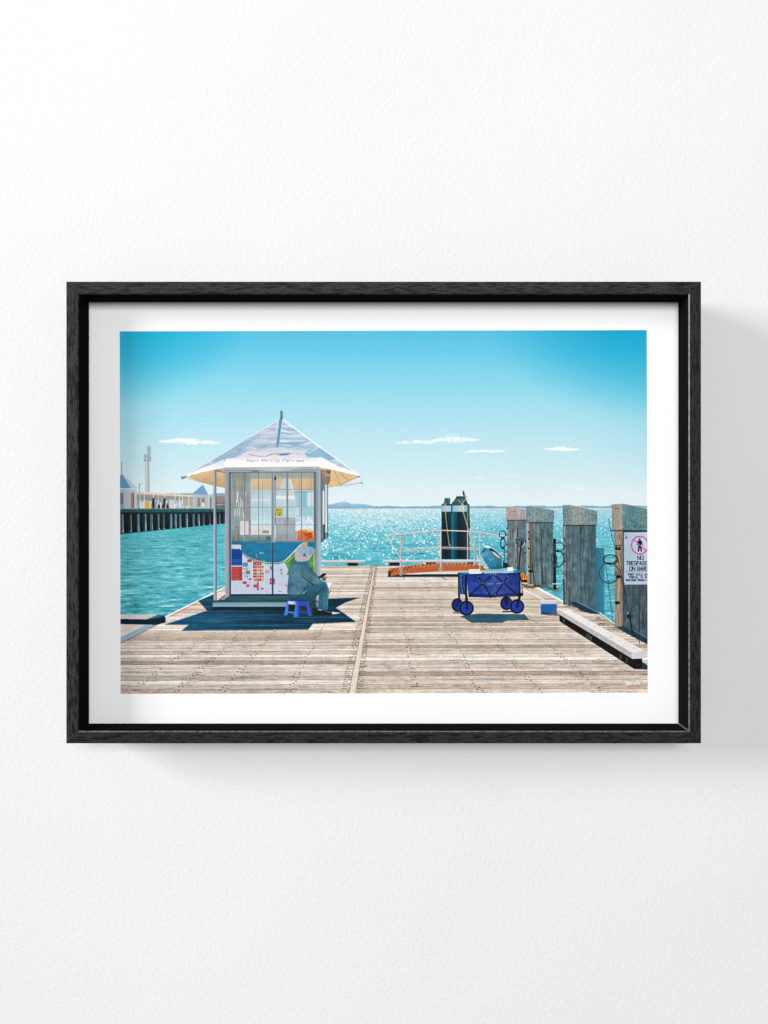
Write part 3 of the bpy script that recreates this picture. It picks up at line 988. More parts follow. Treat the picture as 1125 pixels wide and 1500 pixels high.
# rope and knots down pile D
line([(903, 815), (905.8, 824), (908.4, 838), (910.8, 848), (914.6, 864), (918.6, 893), (921, 904), (927, 931)], .8, (24, 34, 42))
line([(919.6, 898), (922, 906), (924.6, 920), (926.8, 931)], 1.9, (46, 34, 44))
ell(921, 903.4, 3.0, 3.6, (22, 44, 56)); line([(921, 905), (929, 902.6)], 1.0, (26, 42, 50))
ell(919.4, 899, 1.0, 2, (110, 170, 190))
ell(927.2, 931.6, 3.4, 2.2, (24, 72, 110)); ell(929, 933, 3, 1.4, (30, 44, 56))

# ---- kerb beam lower right
z6 = lambda pts: [(780 + a / 6.618, 850 + b_ / 6.618) for a, b_ in pts]
fill(z6([(985, 868), (1112, 872), (1112, 828), (1055, 795)]), (44, 74, 90))
fill(z6([(200, 345), (262, 350), (262, 330), (225, 320)]), (110, 120, 120), .7)
fill(z6([(258, 338), (260, 402), (985, 868), (1058, 850), (1058, 764), (960, 760)]), (40, 36, 34), 1, n_fine, .3)
for a in (290, 515, 840, 900):
    b_ = 345 + (a - 260) * .62
    w_ = 58 if a == 515 else 18
    fill(z6([(a, b_ + 10), (a + w_, b_ + 10 + w_ * .62), (a + w_, b_ + 52 + w_ * .62), (a, b_ + 52)]), (92, 96, 96), .8, n_fine, .4)
fill(z6([(242, 284), (242, 326), (960, 766), (960, 706)]), ramp([(816, (188, 184, 184)), (925, (176, 172, 174))], 'x'), 1, n_fine, .10)
fill(z6([(242, 284), (335, 278), (1085, 690), (960, 706)]), (232, 226, 222), 1, n_fine, .05)
fill(z6([(960, 706), (1086, 690), (1092, 764), (960, 768)]), (204, 202, 208), 1, n_fine, .04)
for a, b_ in ((325, 293), (595, 457), (980, 662), (755, 560)):
    x, y = z6([(a, b_)])[0]
    ell(x, y, 1.1, .7, (130, 122, 120)); ell(x + .4, y + .3, .7, .4, (240, 238, 236))
# ---- cool box
fill([(791.6, 885), (815.4, 885), (814.8, 901), (804, 901.6), (792, 900.6)], ramp([(885, (36, 116, 176)), (896, (40, 104, 166)), (901, (40, 68, 110))]), 1, n_fine, .05)
rect(791.6, 880.2, 815.2, 885.4, ramp([(880, (226, 226, 234)), (885, (176, 184, 206))]))
rect(797, 881.6, 810, 882.4, (196, 200, 212))
fill([(812, 893), (818, 900), (816, 903), (800, 902)], (120, 112, 106), .55)

# ---- wagon
fill([(672, 903), (694, 899.8), (700, 899), (768, 900.2), (774.5, 908.6), (742, 909.4), (735, 913), (690, 912.4), (680, 906)], (48, 92, 112), .92, n_streak, .15)
line([(770, 905), (786, 912.6)], .8, (110, 100, 96), .7)
fill([(664, 897), (676, 897), (676, 899.5), (662, 898.4)], (60, 80, 92), .8)
fill([(734, 895.4), (750, 895), (752, 897.6), (736, 897.6)], (50, 70, 84), .85)
def wheel(cx, cy, rx, ry, front):
    ell(cx, cy, rx, ry, (30, 34, 42))
    if front:
        ell(cx - .7, cy - .3, rx, ry, (110, 120, 128), .9, .5)
        ell(cx, cy, rx - .4, ry - .4, (28, 32, 40))
    ell(cx + .3, cy, rx * .76, ry * .76, (40, 74, 180) if front else (34, 62, 152))
    ell(cx + .3, cy, rx * .60, ry * .60, (24, 50, 160), .7, .8)
    for k_ in range(12):
        an = k_ * math.pi / 6
        line([(cx + .3 + rx * .16 * math.cos(an), cy + ry * .16 * math.sin(an)), (cx + .3 + rx * .52 * math.cos(an), cy + ry * .52 * math.sin(an))], .6, (22, 34, 96), .8)
    ell(cx + .3, cy, 1.6, 1.6, (30, 32, 44))
wheel(669.6, 886.5, 8.4, 10.0, False)
wheel(741.4, 884.2, 8.9, 10.0, False)
rect(671, 866, 673.6, 884, (28, 30, 38))
rect(739, 868, 743, 882, (28, 32, 42))
fill([(671.2, 838.8), (761, 838.6), (761, 843), (683, 844)], (46, 128, 152))
fill([(671.4, 839), (684, 842), (684, 872), (672.4, 870)], (34, 84, 152), 1, n_vert2, .3)
for q in ((675, 843, 675.6, 868), (678.5, 845, 676, 868), (674, 845, 679, 866)):
    line([q[:2], q[2:]], .9, (22, 30, 50))
dash([(674.5, 843), (677, 870)], .8, (190, 206, 220), 1.4, 1.6, .9)
BODY = [(683.2, 842.2), (722, 840.4), (761, 838.8), (760.6, 873), (725, 873.6), (718, 875), (686, 874.2)]
fill(BODY, ramp([(683, (40, 68, 156)), (700, (42, 68, 156)), (722, (58, 86, 170)), (761, (38, 60, 144))], 'x'), 1, n_med, .20)
line([(684, 842), (722, 840.6), (761, 838.8)], .9, (22, 34, 96))
for i in range(22):
    x_, y_ = rng.uniform(687, 756), rng.uniform(844, 868)
    line([(x_, y_), (x_ + rng.uniform(-6, 6), y_ + rng.uniform(1, 5))], rng.uniform(.8, 1.8), (18, 32, 96) if i % 3 else (70, 98, 176), .35, 1.4)
fill([(686, 870), (720, 871), (760, 869), (760, 874.5), (718, 876.4), (686, 875)], (22, 34, 92), .6)
blkm = (30, 34, 52)
for a, b_ in (((687.5, 872.6), (721.6, 841.4)), ((699.7, 843.4), (719, 874)), ((724.4, 873), (745, 842)), ((724, 842.6), (759, 873.4))):
    line([a, b_], 1.9, blkm)
line([(686, 873.8), (702, 873.4)], .9, blkm)
line([(744, 842), (760, 841)], .8, blkm)
for x, y in ((707, 854.6), (736.6, 853.9), (700.4, 844.6), (722.4, 841.6), (743.4, 844.6), (719.6, 872.8), (725.4, 871.6), (719.2, 842.4), (725.6, 842.6)):
    ell(x, y, .7, .7, (172, 178, 190))
ell(719, 874, 2.2, 1.5, (24, 26, 34)); ell(725, 873.6, 1.6, 1.4, (24, 26, 34))
dash([(712, 855.8), (723, 855.6)], .8, (150, 170, 220), .9, .7, .8)
dash([(727, 855.5), (733.4, 855.2)], .8, (150, 170, 220), .9, .7, .8)
rect(670.6, 839, 672.4, 873, blkm)
fill([(680.6, 842), (683.6, 842), (684.4, 884), (681, 884)], (26, 30, 46))
rect(760.4, 839.6, 762.4, 874, blkm)
line([(763, 846), (765.4, 872)], .9, (30, 34, 42))
rect(759, 869, 766, 873.4, (26, 28, 38))
wheel(682.8, 891.2, 10.9, 10.9, True)
wheel(757.0, 888.9, 10.6, 10.6, True)
fill([(681, 876), (685, 876), (685.6, 889), (682.6, 890)], (30, 34, 52))
fill([(759.6, 872), (763.4, 872), (758.6, 889), (755.4, 888)], (28, 34, 50))
# load
fill([(686.6, 834.4), (701.5, 834), (705.4, 838), (705.2, 840.6), (687, 841)], (226, 226, 232), 1, n_fine, .07)
line([(687, 837.4), (704, 837)], .5, (170, 176, 190))
fill([(709, 836), (716, 833.6), (758, 834), (757, 839.4), (709, 840.4)], ramp([(833, (96, 170, 192)), (840, (160, 196, 214))]), 1, n_med, .08)
fill([(743, 831.6), (751, 831), (752.6, 836.4), (743.4, 836.8)], (240, 240, 246))
fill([(752, 836), (760.6, 835.6), (761, 839), (752, 839.2)], (40, 120, 160))
z3 = lambda pts: [(650 + a / 8.654, 790 + b_ / 8.654) for a, b_ in pts]
BAG = z3([(462, 185), (475, 165), (500, 125), (520, 100), (565, 95), (625, 110), (700, 185), (752, 265), (764, 320), (745, 372), (700, 380), (575, 378), (545, 330), (480, 225)])
fill(BAG, ramp([(800, (86, 172, 198)), (815, (62, 142, 174)), (834, (40, 116, 146))]), 1, n_med, .22)
fill(z3([(450, 210), (480, 225), (545, 320), (575, 378), (530, 372), (470, 320), (450, 260)]), (150, 196, 190), .75, n_fine, .15)
fill(z3([(505, 82), (545, 85), (600, 104), (560, 112), (520, 100)]), (238, 240, 244))
line(z3([(562, 118), (600, 108), (650, 135), (705, 195), (745, 262)]), .7, (180, 214, 226))
fill(z3([(568, 120), (600, 118), (660, 160), (715, 215), (735, 245), (715, 252), (640, 200)]), (22, 30, 52))
fill(z3([(596, 145), (650, 172), (705, 222), (722, 244), (710, 248), (640, 200)]), (214, 186, 210))
line(z3([(480, 165), (510, 150), (520, 115)]), .9, (24, 60, 92))
line(z3([(560, 250), (590, 270), (640, 230)]), .7, (150, 180, 210), .8)
line(z3([(735, 262), (742, 350)]), .8, (160, 206, 220))
fill(z3([(755, 300), (820, 322), (815, 345), (745, 372)]), (28, 56, 66))
ell(708, 828, 3, 2, (120, 190, 180), None, .6)

# ---- the kiosk
rect(329.8, 688, 469, 880, (120, 140, 148))
# tan underside of the canopy
fill([(273, 696.6), (296, 690.8), (314, 687.4), (331, 689), (330.5, 714.2), (312, 710.2), (292, 705)], ramp([(690, (214, 184, 138)), (713, (190, 156, 112))]), 1, n_med, .07)
line([(274, 699.4), (292, 704.8), (312, 710), (330, 714)], .6, (168, 132, 94), .8)
fill([(467, 684), (483, 686), (503, 691), (526, 696.4), (516, 702), (499, 711.4), (481, 714), (478, 712)], ramp([(686, (226, 194, 146)), (712, (222, 184, 130))]), 1, n_med, .05)
line([(490.5, 689), (496.5, 700), (500, 710.6)], 1.0, (206, 214, 220))
line([(489.6, 689), (495.6, 700), (499, 710.6)], .5, (90, 74, 60))
line([(499, 691.4), (504, 698.4), (511, 703)], .5, (110, 90, 72))
fill([(500, 710.8), (512, 704), (526, 696.5), (530, 704), (524, 708), (512, 711.6), (503, 712)], (222, 226, 232), 1, n_med, .05)
line([(499.6, 711), (512, 703.6), (525.6, 698)], 1.3, (160, 150, 142))
line([(505, 711), (530, 707)], .5, (140, 146, 150))
ell(530, 707.4, 1.5, 1.1, (92, 116, 122))
ell(526, 697.6, 1.5, 1.8, (110, 122, 130))
# side wall on the right, with its leaflets
fill([(469, 690), (483.6, 690), (484, 698), (483, 704), (479, 712), (479.8, 787), (470, 795), (469, 795)], ramp([(469, (98, 116, 124)), (481, (124, 138, 138))], 'x'), 1, n_vert2, .12)
fill([(469, 687), (484, 689), (484, 704), (479.6, 712), (471, 706)], ramp([(687, (150, 138, 118)), (712, (120, 110, 96))]), 1, n_vert, .18)
rect(476.6, 687.6, 484.2, 696.6, (196, 160, 118))
for x in (478, 481.6):
    rect(x, 688.4, x + .8, 694, (44, 36, 32))
line([(479.4, 688.4), (480.8, 694)], .9, (44, 36, 32)); rect(482.8, 688.2, 484, 694, (44, 36, 32))
rect(472.8, 718.6, 475.4, 768, (222, 228, 232))
rect(476, 709.5, 479.2, 780, (200, 212, 224), 1, n_vert2, .08)
line([(475.7, 712), (475.7, 768)], .6, (60, 80, 84))
line([(480, 712), (480, 786)], .9, (52, 72, 78))
rect(474, 768, 476.4, 790, (66, 84, 90))
# glazing
GX0, GY0, GX1, GY1 = 338, 691, 462.6, 793.4
def glass_col(X, Y, sl):
    b_ = ramp([(691, (150, 160, 150)), (700, (158, 166, 158)), (701, (178, 192, 192)), (717, (176, 198, 204)), (730, (190, 210, 216)), (742, (176, 204, 212)),
               (770, (190, 216, 224)), (782, (196, 200, 198)), (793, (136, 156, 160))])(X, Y, sl)
    return b_ * (1 + n_vert[sl] * .03 + n_med[sl] * .04)[..., None]
rect(GX0, GY0, GX1, GY1, glass_col)
rect(338, 691, 367, 793, ramp([(691, (128, 142, 134)), (730, (138, 150, 148)), (760, (138, 152, 152)), (793, (104, 128, 132))]), .95, n_vert, .14)
sl, m = pmask([(338, 691), (367, 691), (367, 793), (338, 793)])
C[sl] *= 1 + (m * n_med[sl] * .10)[..., None]
rect(346, 700, 350.6, 728, (176, 154, 128), .8)
rect(347, 720, 349, 735, (226, 226, 220), .85)
for x, y0, y1 in ((346.4, 732, 742), (349.6, 735, 744), (352.6, 728, 742), (354.8, 732, 743), (360.4, 720, 727), (344.4, 745, 756), (347.6, 745, 757), (351, 744, 760), (356, 746, 757), (346, 772, 790), (349, 770, 780)):
    line([(x, y0), (x, y1)], 1.1, (214, 220, 218), .85)
rect(360.8, 722, 367.4, 782, (150, 144, 150), 1, n_vert2, .1)
rect(339.5, 755, 352, 769, (136, 158, 168), .7)
rect(343, 770, 350, 790, (126, 120, 112), .6)
rect(351.6, 763, 364.2, 783, (206, 202, 204), .95)
rect(368, 701, 398, 717, ramp([(701, (220, 190, 146)), (717, (206, 176, 134))]), .95, n_med, .05)
rect(368, 731, 397, 733, (222, 226, 228), .85)
for _ in range(26):
    x = rng.uniform(369, 396); y = rng.uniform(756, 770)
    sparkle(x, y, .5, .7)
rect(368, 771, 397, 783.4, (214, 208, 206), .9, n_med, .05)
rect(384, 776.4, 394, 780.4, (140, 150, 146))
rect(383, 780.6, 396, 782, (222, 176, 176), .7)
rect(364, 783, 398, 793.4, ramp([(783, (138, 158, 160)), (793, (96, 128, 136))]))
ell(393, 788, 4, 3, (84, 100, 84), None, .7, 1.5)
rect(404, 700.5, 460.6, 717, ramp([(700, (214, 180, 138)), (717, (204, 172, 134))]), .95, n_med, .05)
fill([(413.6, 701), (419.4, 701), (419.4, 717), (409.5, 717)], (190, 204, 202), .95)
fill([(421, 701), (424, 701), (431, 720), (431, 731), (421, 731)], (196, 208, 208), .95)
fill([(424.6, 702), (426, 702), (430.6, 720), (429.4, 722)], (228, 230, 226))
rect(404, 726, 432, 731, (232, 236, 236), .85)
rect(441.5, 719, 450, 742, (134, 184, 200), .9)
fill([(432, 721), (441, 718), (441, 742), (434, 742)], (152, 190, 202), .8)
fill([(450, 722), (460.6, 717), (460.6, 742), (450, 742)], (208, 222, 226), .8)
rect(432, 742, 438, 754, (206, 216, 226), .7)
rect(438, 744, 458, 757, (142, 190, 202), .75)
for _ in range(150):
    x, y = rng.uniform(432, 460), rng.uniform(755, 776)
    sparkle(x, y, rng.uniform(.3, .7), .85)
rect(404, 757.4, 432.6, 793.4, ramp([(757, (160, 168, 168)), (780, (152, 162, 166)), (793, (132, 150, 156))]), .97, n_med, .05)
line([(412, 763), (415, 767)], .9, (206, 212, 212), .8)
rect(432.6, 778, 438, 793, (166, 158, 164), .9)
fill([(436, 778), (441, 775.4), (450, 775), (459, 778), (459, 792), (434.5, 792), (436, 785)], ramp([(775, (236, 150, 96)), (784, (216, 106, 50)), (792, (212, 96, 60))]), .95, n_fine, .20)
rect(449.6, 775.4, 455.6, 778.6, (246, 178, 70))
fill([(444, 780), (456, 780), (457, 787), (446, 788)], (176, 84, 30), .75, n_fine, .3)
fill([(441, 784), (446, 781), (446, 792), (439, 792)], (170, 130, 124), .8)
rect(336, 792.4, 464, 794, (78, 96, 108), .85)
# glazing bars
fr_d, fr_l = (84, 100, 106), (164, 176, 186)
for x in (358.5, 379, 441.5):
    line([(x, 691), (x, 793)], .75, fr_d)
line([(357.4, 752), (357.4, 793)], .9, (196, 206, 208), .8)
for x in (384.8, 438.4, 456.6):
    line([(x, 700), (x, 775 if x < 400 else 742)], .45, (110, 124, 128), .8)
for y, x0, x1 in ((716.6, 404, 461), (720.4, 430, 461), (742.5, 338, 461), (768.4, 368, 461)):
    line([(x0, y), (x1, y)], .6, (104, 118, 124), .9)
line([(338, 701), (398, 700.6)], .5, (150, 140, 118), .7)
rect(397.6, 691, 402.2, 794, ramp([(397.6, (150, 166, 178)), (399.4, (116, 132, 144)), (402.2, (180, 192, 198))], 'x'))
line([(403.2, 694), (403.2, 744)], .8, (70, 76, 82))
ell(403.3, 700.5, 1.5, 3, (50, 54, 60))
line([(403.2, 757), (403.2, 768)], .9, (54, 62, 70))
rect(419.6, 691, 422.2, 762, (122, 136, 140))
line([(420.6, 762), (420.6, 793)], .8, (108, 122, 128))
rect(402.2, 744.2, 414, 756, ramp([(744, (190, 172, 76)), (750, (170, 176, 92)), (756, (188, 176, 72))]), 1, n_fine, .08)
line([(404.5, 746.6), (412, 746.6)], .8, (150, 92, 44)); ell(405.6, 746.4, .8, .9, (54, 46, 34))
ell(403.6, 753.4, .8, .7, (60, 56, 40)); ell(409.6, 753.4, 1.2, .9, (60, 52, 40))
line([(404.6, 750.4), (412, 750.4)], .5, (130, 120, 60))
rect(459.6, 691, 463, 794, (96, 110, 116))
rect(336.4, 690.6, 338.4, 872, (54, 70, 78))
# map panel
rect(338, 793.6, 462.6, 871, (184, 192, 216), 1, n_med, .02)
COAST = [(355, 809), (362, 814.2), (371, 818.6), (380.5, 821.2), (388, 823), (398, 824), (408, 823.6), (416, 821), (423, 814.6), (430.5, 806.6), (437, 799.8), (443, 795), (447, 793.8)]
fill([(338, 793.6)] + [(338, 803)] + COAST, (34, 124, 166), 1, n_med, .04)
line([(339, 806), (355, 811)] , .5, (24, 122, 164))
for w_, c_, off in ((1.6, (206, 206, 176), 1.0), (.9, (76, 132, 84), 1.9)):
    line([(x, y + off) for x, y in COAST[:8]], w_, c_, .9)
dash([(x, y + 1.5) for x, y in COAST[:8]], 1.3, (58, 112, 70), 1.4, 2.4)
fill([(447, 793.8), (462.6, 793.8), (462.6, 842), (420, 842), (422, 834), (416, 822), (424, 815), (431, 807.4), (438, 800.4)], (84, 146, 80), 1, n_med, .28)
line([(416.4, 822), (424, 815.6), (431, 808), (438, 801), (445, 795)], 1.1, (206, 220, 150))
line([(420.6, 823.4), (428, 816), (434, 811)], .7, (190, 220, 160))
fill([(440.5, 797), (447, 793.8), (450, 793.8), (450, 800), (444, 799)], (226, 154, 60))
fill([(450.2, 793.8), (460.6, 793.8), (460.6, 804), (450.2, 801)], (24, 122, 164))
fill([(452, 825), (455.6, 828), (455, 832), (452.4, 830)], (210, 96, 70))
line([(459.5, 806), (459.5, 846)], .7, (196, 226, 130)); line([(461.4, 806), (461.4, 846)], .7, (170, 214, 120))
rect(338, 796, 354.6, 828, ramp([(796, (26, 92, 160)), (812, (24, 74, 152)), (828, (28, 82, 156))]))
fill([(339, 797), (353.6, 797.4), (353.2, 806), (351, 803.4), (344, 804.6), (339, 803)], (178, 190, 208))
line([(340, 803.8), (350, 804.4)], .8, (50, 70, 80))
for y, x0, x1 in ((819.4, 341, 352), (821.6, 340.4, 353), (826, 342, 351)):
    dash([(x0, y), (x1, y)], .5, (120, 160, 206), 2.2, .7, .7)
rect(338, 829.6, 354.6, 850, (180, 66, 64), 1, n_med, .05)
for i, y in enumerate((832, 834.4, 837, 839.4, 842, 844.6, 847)):
    ell(340.6, y, .6, .6, (226, 150, 140), None, .7)
    line([(342.6, y), (342.6 + (6 if i % 2 else 8), y)], .5, (224, 146, 138), .7)
line([(341, 848.4), (352.6, 848.4)], .5, (224, 160, 150), .7)
rd, sa = (182, 70, 72), (198, 92, 84)
rect(362, 818.9, 368.6, 822.8, rd); rect(355.2, 823.6, 363, 829.4, (56, 150, 182))
rect(375, 815.6, 377.4, 818.8, (150, 70, 90)); line([(375.5, 811), (375.5, 816)], .5, (190, 206, 214))
r5 = np.random.RandomState(12)
gx = [370.2, 373.2, 376.4, 379.8, 383, 386.2]
gy = [821.8, 828.2, 832.6, 837.4, 842, 846.4, 851]
for i in range(5):
    for j in range(6):
        if j == 0 and i > 3:
            continue
        c_ = rd if r5.uniform() < .45 else (sa if r5.uniform() < .6 else (206, 158, 74))
        if r5.uniform() < .08:
            c_ = (86, 140, 80)
        rect(gx[i] + .3, gy[j] + .35, gx[i + 1] - .3, gy[j + 1] - .5, c_, .95, n_fine, .12)
line([(369.6, 821), (369.6, 851)], .6, (230, 232, 238)); line([(386.6, 820), (386.6, 872)], .6, (214, 218, 230))
for y in (833, 837.6, 846):
    line([(369, y), (387, y)], .5, (222, 222, 232))
for q in ((359, 831, 363.6, 835, (214, 136, 120)), (360, 835.4, 366, 840.6, (86, 146, 92)), (364, 846.8, 368.4, 849.2, rd), (355.4, 851.2, 361, 855, rd), (360.8, 855.4, 365, 859.6, (200, 84, 84)),
          (371, 856, 379, 859.8, rd), (376, 852, 379, 864.6, sa), (382, 861, 386, 863, (150, 60, 76)), (395, 847, 402.4, 855.6, rd), (396.6, 849, 399, 853, (206, 150, 170)),
          (356, 838, 357.6, 841, sa), (356.4, 832, 358, 834, (120, 80, 130)), (388, 835.6, 396, 836.4, sa), (388, 838, 394, 838.8, sa), (389.4, 834, 390.2, 842, (200, 130, 140)),
          (411, 833, 412.6, 836.8, (70, 140, 86)), (411, 838.4, 413.4, 840.6, (76, 140, 90)), (402.6, 835.4, 404, 836.6, (180, 110, 130)), (418, 856, 420, 858.8, (206, 96, 96)),
          (408, 865.4, 412, 866.6, (90, 150, 110)), (358, 843, 359.4, 845, (110, 90, 150)), (361.6, 843, 363, 846, (130, 96, 150))):
    rect(q[0], q[1], q[2], q[3], q[4], .95)
fill([(394.6, 832), (396.4, 828), (398.2, 832)], (64, 150, 90)); fill([(395.6, 833.6), (396.6, 830), (398.2, 833.6)], (50, 130, 80))
for _ in range(26):
    x, y = r5.uniform(356, 416), r5.uniform(828, 868)
    rect(x, y, x + r5.uniform(.5, 1.6), y + r5.uniform(.4, 1.2), (120, 100, 150) if r5.uniform() < .5 else (70, 90, 110), .55)
text('BAY', 380.4, 808.6, 2.2, 2.2, (150, 196, 214), .5, .7, .9)
rect(398, 794, 400.2, 871.2, ramp([(398, (38, 66, 92)), (400.2, (70, 96, 118))], 'x'))
rect(397.6, 794, 398.2, 871, (120, 150, 176), .6)
# base
fill([(329, 871), (468, 871), (468, 881), (316, 881)], (48, 96, 116), 1, n_streak, .12)
rect(337, 870, 463, 872, (30, 42, 50))
fill([(322, 877.6), (330, 872.4), (329, 878)], (130, 160, 178))
rect(313, 878.6, 466, 882.2, (70, 78, 62), .95, n_streak, .2)
rect(311.4, 881.8, 466, 888.2, ramp([(881.8, (96, 146, 166)), (888, (118, 164, 184))]), 1, n_streak, .05)
# posts
fill([(329.8, 690), (336.4, 690), (336.4, 872), (329.2, 876)], ramp([(329.8, (158, 164, 176)), (334, (146, 150, 162)), (336.4, (120, 128, 138))], 'x'), 1, n_fine, .03)
rect(338, 694, 338.9, 870, (170, 184, 196), .8)
rect(312.6, 688, 315.6, 879, (160, 170, 186)); rect(315.6, 688, 316.9, 879, (74, 86, 100))
rect(462.8, 684.6, 469.2, 880, ramp([(462.8, (120, 134, 146)), (465, (150, 162, 176)), (468.2, (156, 168, 182)), (469.2, (206, 220, 236))], 'x'))
# fascia beam under the canopy
fill([(312, 687.8), (320, 686), (466, 685.6), (466, 691.2), (336, 691.2), (330, 688.6)], ramp([(685.6, (186, 188, 198)), (688.2, (150, 158, 168)), (691.2, (168, 176, 174))]))
line([(313, 688.4), (466, 687.8)], .8, (120, 128, 144))
line([(336, 691.4), (462, 691.2)], .9, (84, 88, 80))
line([(316, 689), (330, 691.6)], 1.2, (96, 92, 80))
line([(370, 689.6), (378, 690.2)], 1.1, (80, 84, 84))
# roof canvas
LSL = [(273, 695.4), (280, 691.4), (296, 681), (310.7, 673.2), (336, 657.6), (362.7, 641.4), (388, 626.6), (408, 615.4), (411, 614)]
RSL = [(414.8, 614), (430, 625.8), (447.3, 638.6), (467.3, 653.4), (492.7, 671.4), (510, 684.6), (527, 696)]
fill(LSL + [(411, 690), (330, 684.4), (300, 688)], ramp([(615, (208, 212, 226)), (640, (190, 200, 218)), (660, (170, 188, 210)), (690, (180, 196, 214))]))
fill([(411, 614)] + RSL + [(503, 691), (466.7, 683), (411, 690)], ramp([(615, (206, 214, 226)), (650, (176, 200, 218)), (672, (140, 184, 212)), (690, (170, 196, 214))]))
# folds
fold = vnoise(16, 2.2, 51, 2)
sl, m = pmask([(411, 614)] + RSL + [(450, 670), (411, 660)])
f_ = np.clip(fold[sl] * 1.5, -1, 1)
hi = (np.clip(f_, 0, 1) * m)[..., None] * .6
lo = (np.clip(-f_, 0, 1) * m)[..., None] * .6
C[sl] = C[sl] * (1 - hi) + np.array((.93, .93, .96), np.float32) * hi
C[sl] = C[sl] * (1 - lo) + np.array((.47, .66, .77), np.float32) * lo
sl, m = pmask(LSL + [(411, 660), (356, 663), (330, 684)])
f_ = np.clip(fold[sl] * 1.5 + n_med[sl] * .4, -1, 1)
hi = (np.clip(f_, 0, 1) * m)[..., None] * .42
lo = (np.clip(-f_, 0, 1) * m)[..., None] * .48
C[sl] = C[sl] * (1 - hi) + np.array((.92, .93, .95), np.float32) * hi
C[sl] = C[sl] * (1 - lo) + np.array((.50, .65, .76), np.float32) * lo
z2 = lambda pts: [(390 + a / 7.5, 595 + b_ / 7.5) for a, b_ in pts]
for pts, w_, c_ in (([(170, 185), (260, 240), (330, 260)], 1.6, (120, 170, 196)), ([(170, 225), (250, 265), (340, 270)], 1.8, (112, 166, 194)), ([(165, 280), (240, 305), (350, 300)], 1.2, (128, 174, 198)),
                    ([(160, 360), (250, 350), (400, 335)], 1.2, (140, 180, 202)), ([(150, 400), (300, 410), (440, 395)], 2.2, (124, 168, 194)), ([(140, 430), (250, 450), (400, 440)], 2.2, (128, 168, 196)),
                    ([(170, 210), (300, 232)], 1.0, (236, 236, 242)), ([(165, 260), (260, 290), (380, 310)], 1.2, (238, 238, 244)), ([(160, 340), (260, 330), (400, 320)], 1.2, (236, 236, 242)),
                    ([(150, 385), (260, 378), (430, 375)], 1.3, (238, 236, 242)), ([(330, 455), (420, 425), (500, 398)], .9, (234, 236, 242)), ([(465, 520), (520, 485), (575, 450)], .9, (240, 242, 246)),
                    ([(250, 460), (330, 455)], 1.4, (226, 228, 238)), ([(500, 440), (560, 425)], .7, (214, 222, 232))):
    line(z2(pts), w_, c_, .75, 1.3)
fill(z2([(480, 560), (455, 530), (590, 455), (760, 575), (690, 598), (610, 562)]), (136, 180, 208), .7)
z1 = lambda pts: [(260 + a / 7.5, 595 + b_ / 7.5) for a, b_ in pts]
fill(z1([(750, 360), (900, 300), (930, 320), (780, 420), (640, 560), (540, 570), (400, 625), (370, 600), (580, 480)]), (140, 176, 202), .55)
for pts, w_, c_ in (([(770, 355), (880, 385)], 1.0, (216, 222, 232)), ([(800, 430), (870, 470)], 1.2, (222, 226, 234)), ([(980, 240), (1060, 235)], .8, (150, 168, 186)), ([(700, 420), (850, 425)], .7, (120, 156, 184)),
                    ([(350, 590), (385, 620)], 1.2, (230, 238, 244)), ([(930, 420), (1085, 430)], .6, (150, 164, 184))):
    line(z1(pts), w_, c_, .75, 1.0)
ell(389.3, 652.8, .8, .7, (80, 84, 100)); ell(351.5, 658.8, .7, .6, (80, 90, 110))
# pale front valance
fill(z1([(510, 665), (512, 610), (540, 573), (650, 560), (700, 535), (720, 510), (765, 490), (860, 480), (1000, 468), (1125, 462)]) + z2([(150, 480), (300, 470), (460, 492), (420, 520), (455, 565), (610, 560), (690, 605), (640, 665), (580, 662)]) + z1([(1125, 680)]),
     ramp([(657, (214, 214, 224)), (669, (228, 226, 232)), (676, (250, 248, 248)), (684, (254, 250, 246))]), 1, n_fine, .015)
VAL = [(330, 684), (330, 673), (346, 670), (356, 663), (366, 659), (411, 657.4), (452, 661), (446, 665), (452, 670), (471, 670), (480, 676), (467, 683.6)]
sl, m = pmask(VAL)
crease = vnoise(13, 2.4, 61, 3)
k_ = (np.clip(-crease[sl], 0, 1) * m * np.clip((676 - YY[sl]) / 12 + .25, .15, 1))[..., None] * .55
C[sl] = C[sl] * (1 - k_) + np.array((.62, .67, .75), np.float32) * k_
line(z1([(790, 520), (830, 538), (900, 548), (980, 548), (1030, 530), (1090, 515)]), .8, (150, 138, 140), .9)
line(z2([(0, 545), (60, 520), (150, 520), (250, 516), (340, 520), (400, 530)]), .7, (150, 150, 158), .9)
fill(z2([(130, 524), (200, 518), (275, 520), (230, 536), (160, 540)]), (60, 140, 190))
line(z2([(100, 515), (135, 535)]), .8, (222, 170, 70))
line(z2([(290, 548), (330, 505), (455, 495)]), .8, (230, 226, 230))
text('Port Phillip Ferries', 362.2, 672.6, 3.6, 4.75, (104, 106, 118), .62, .74, .62)
line([(397, 679.4), (401, 679.2)], .4, (150, 150, 156), .7)
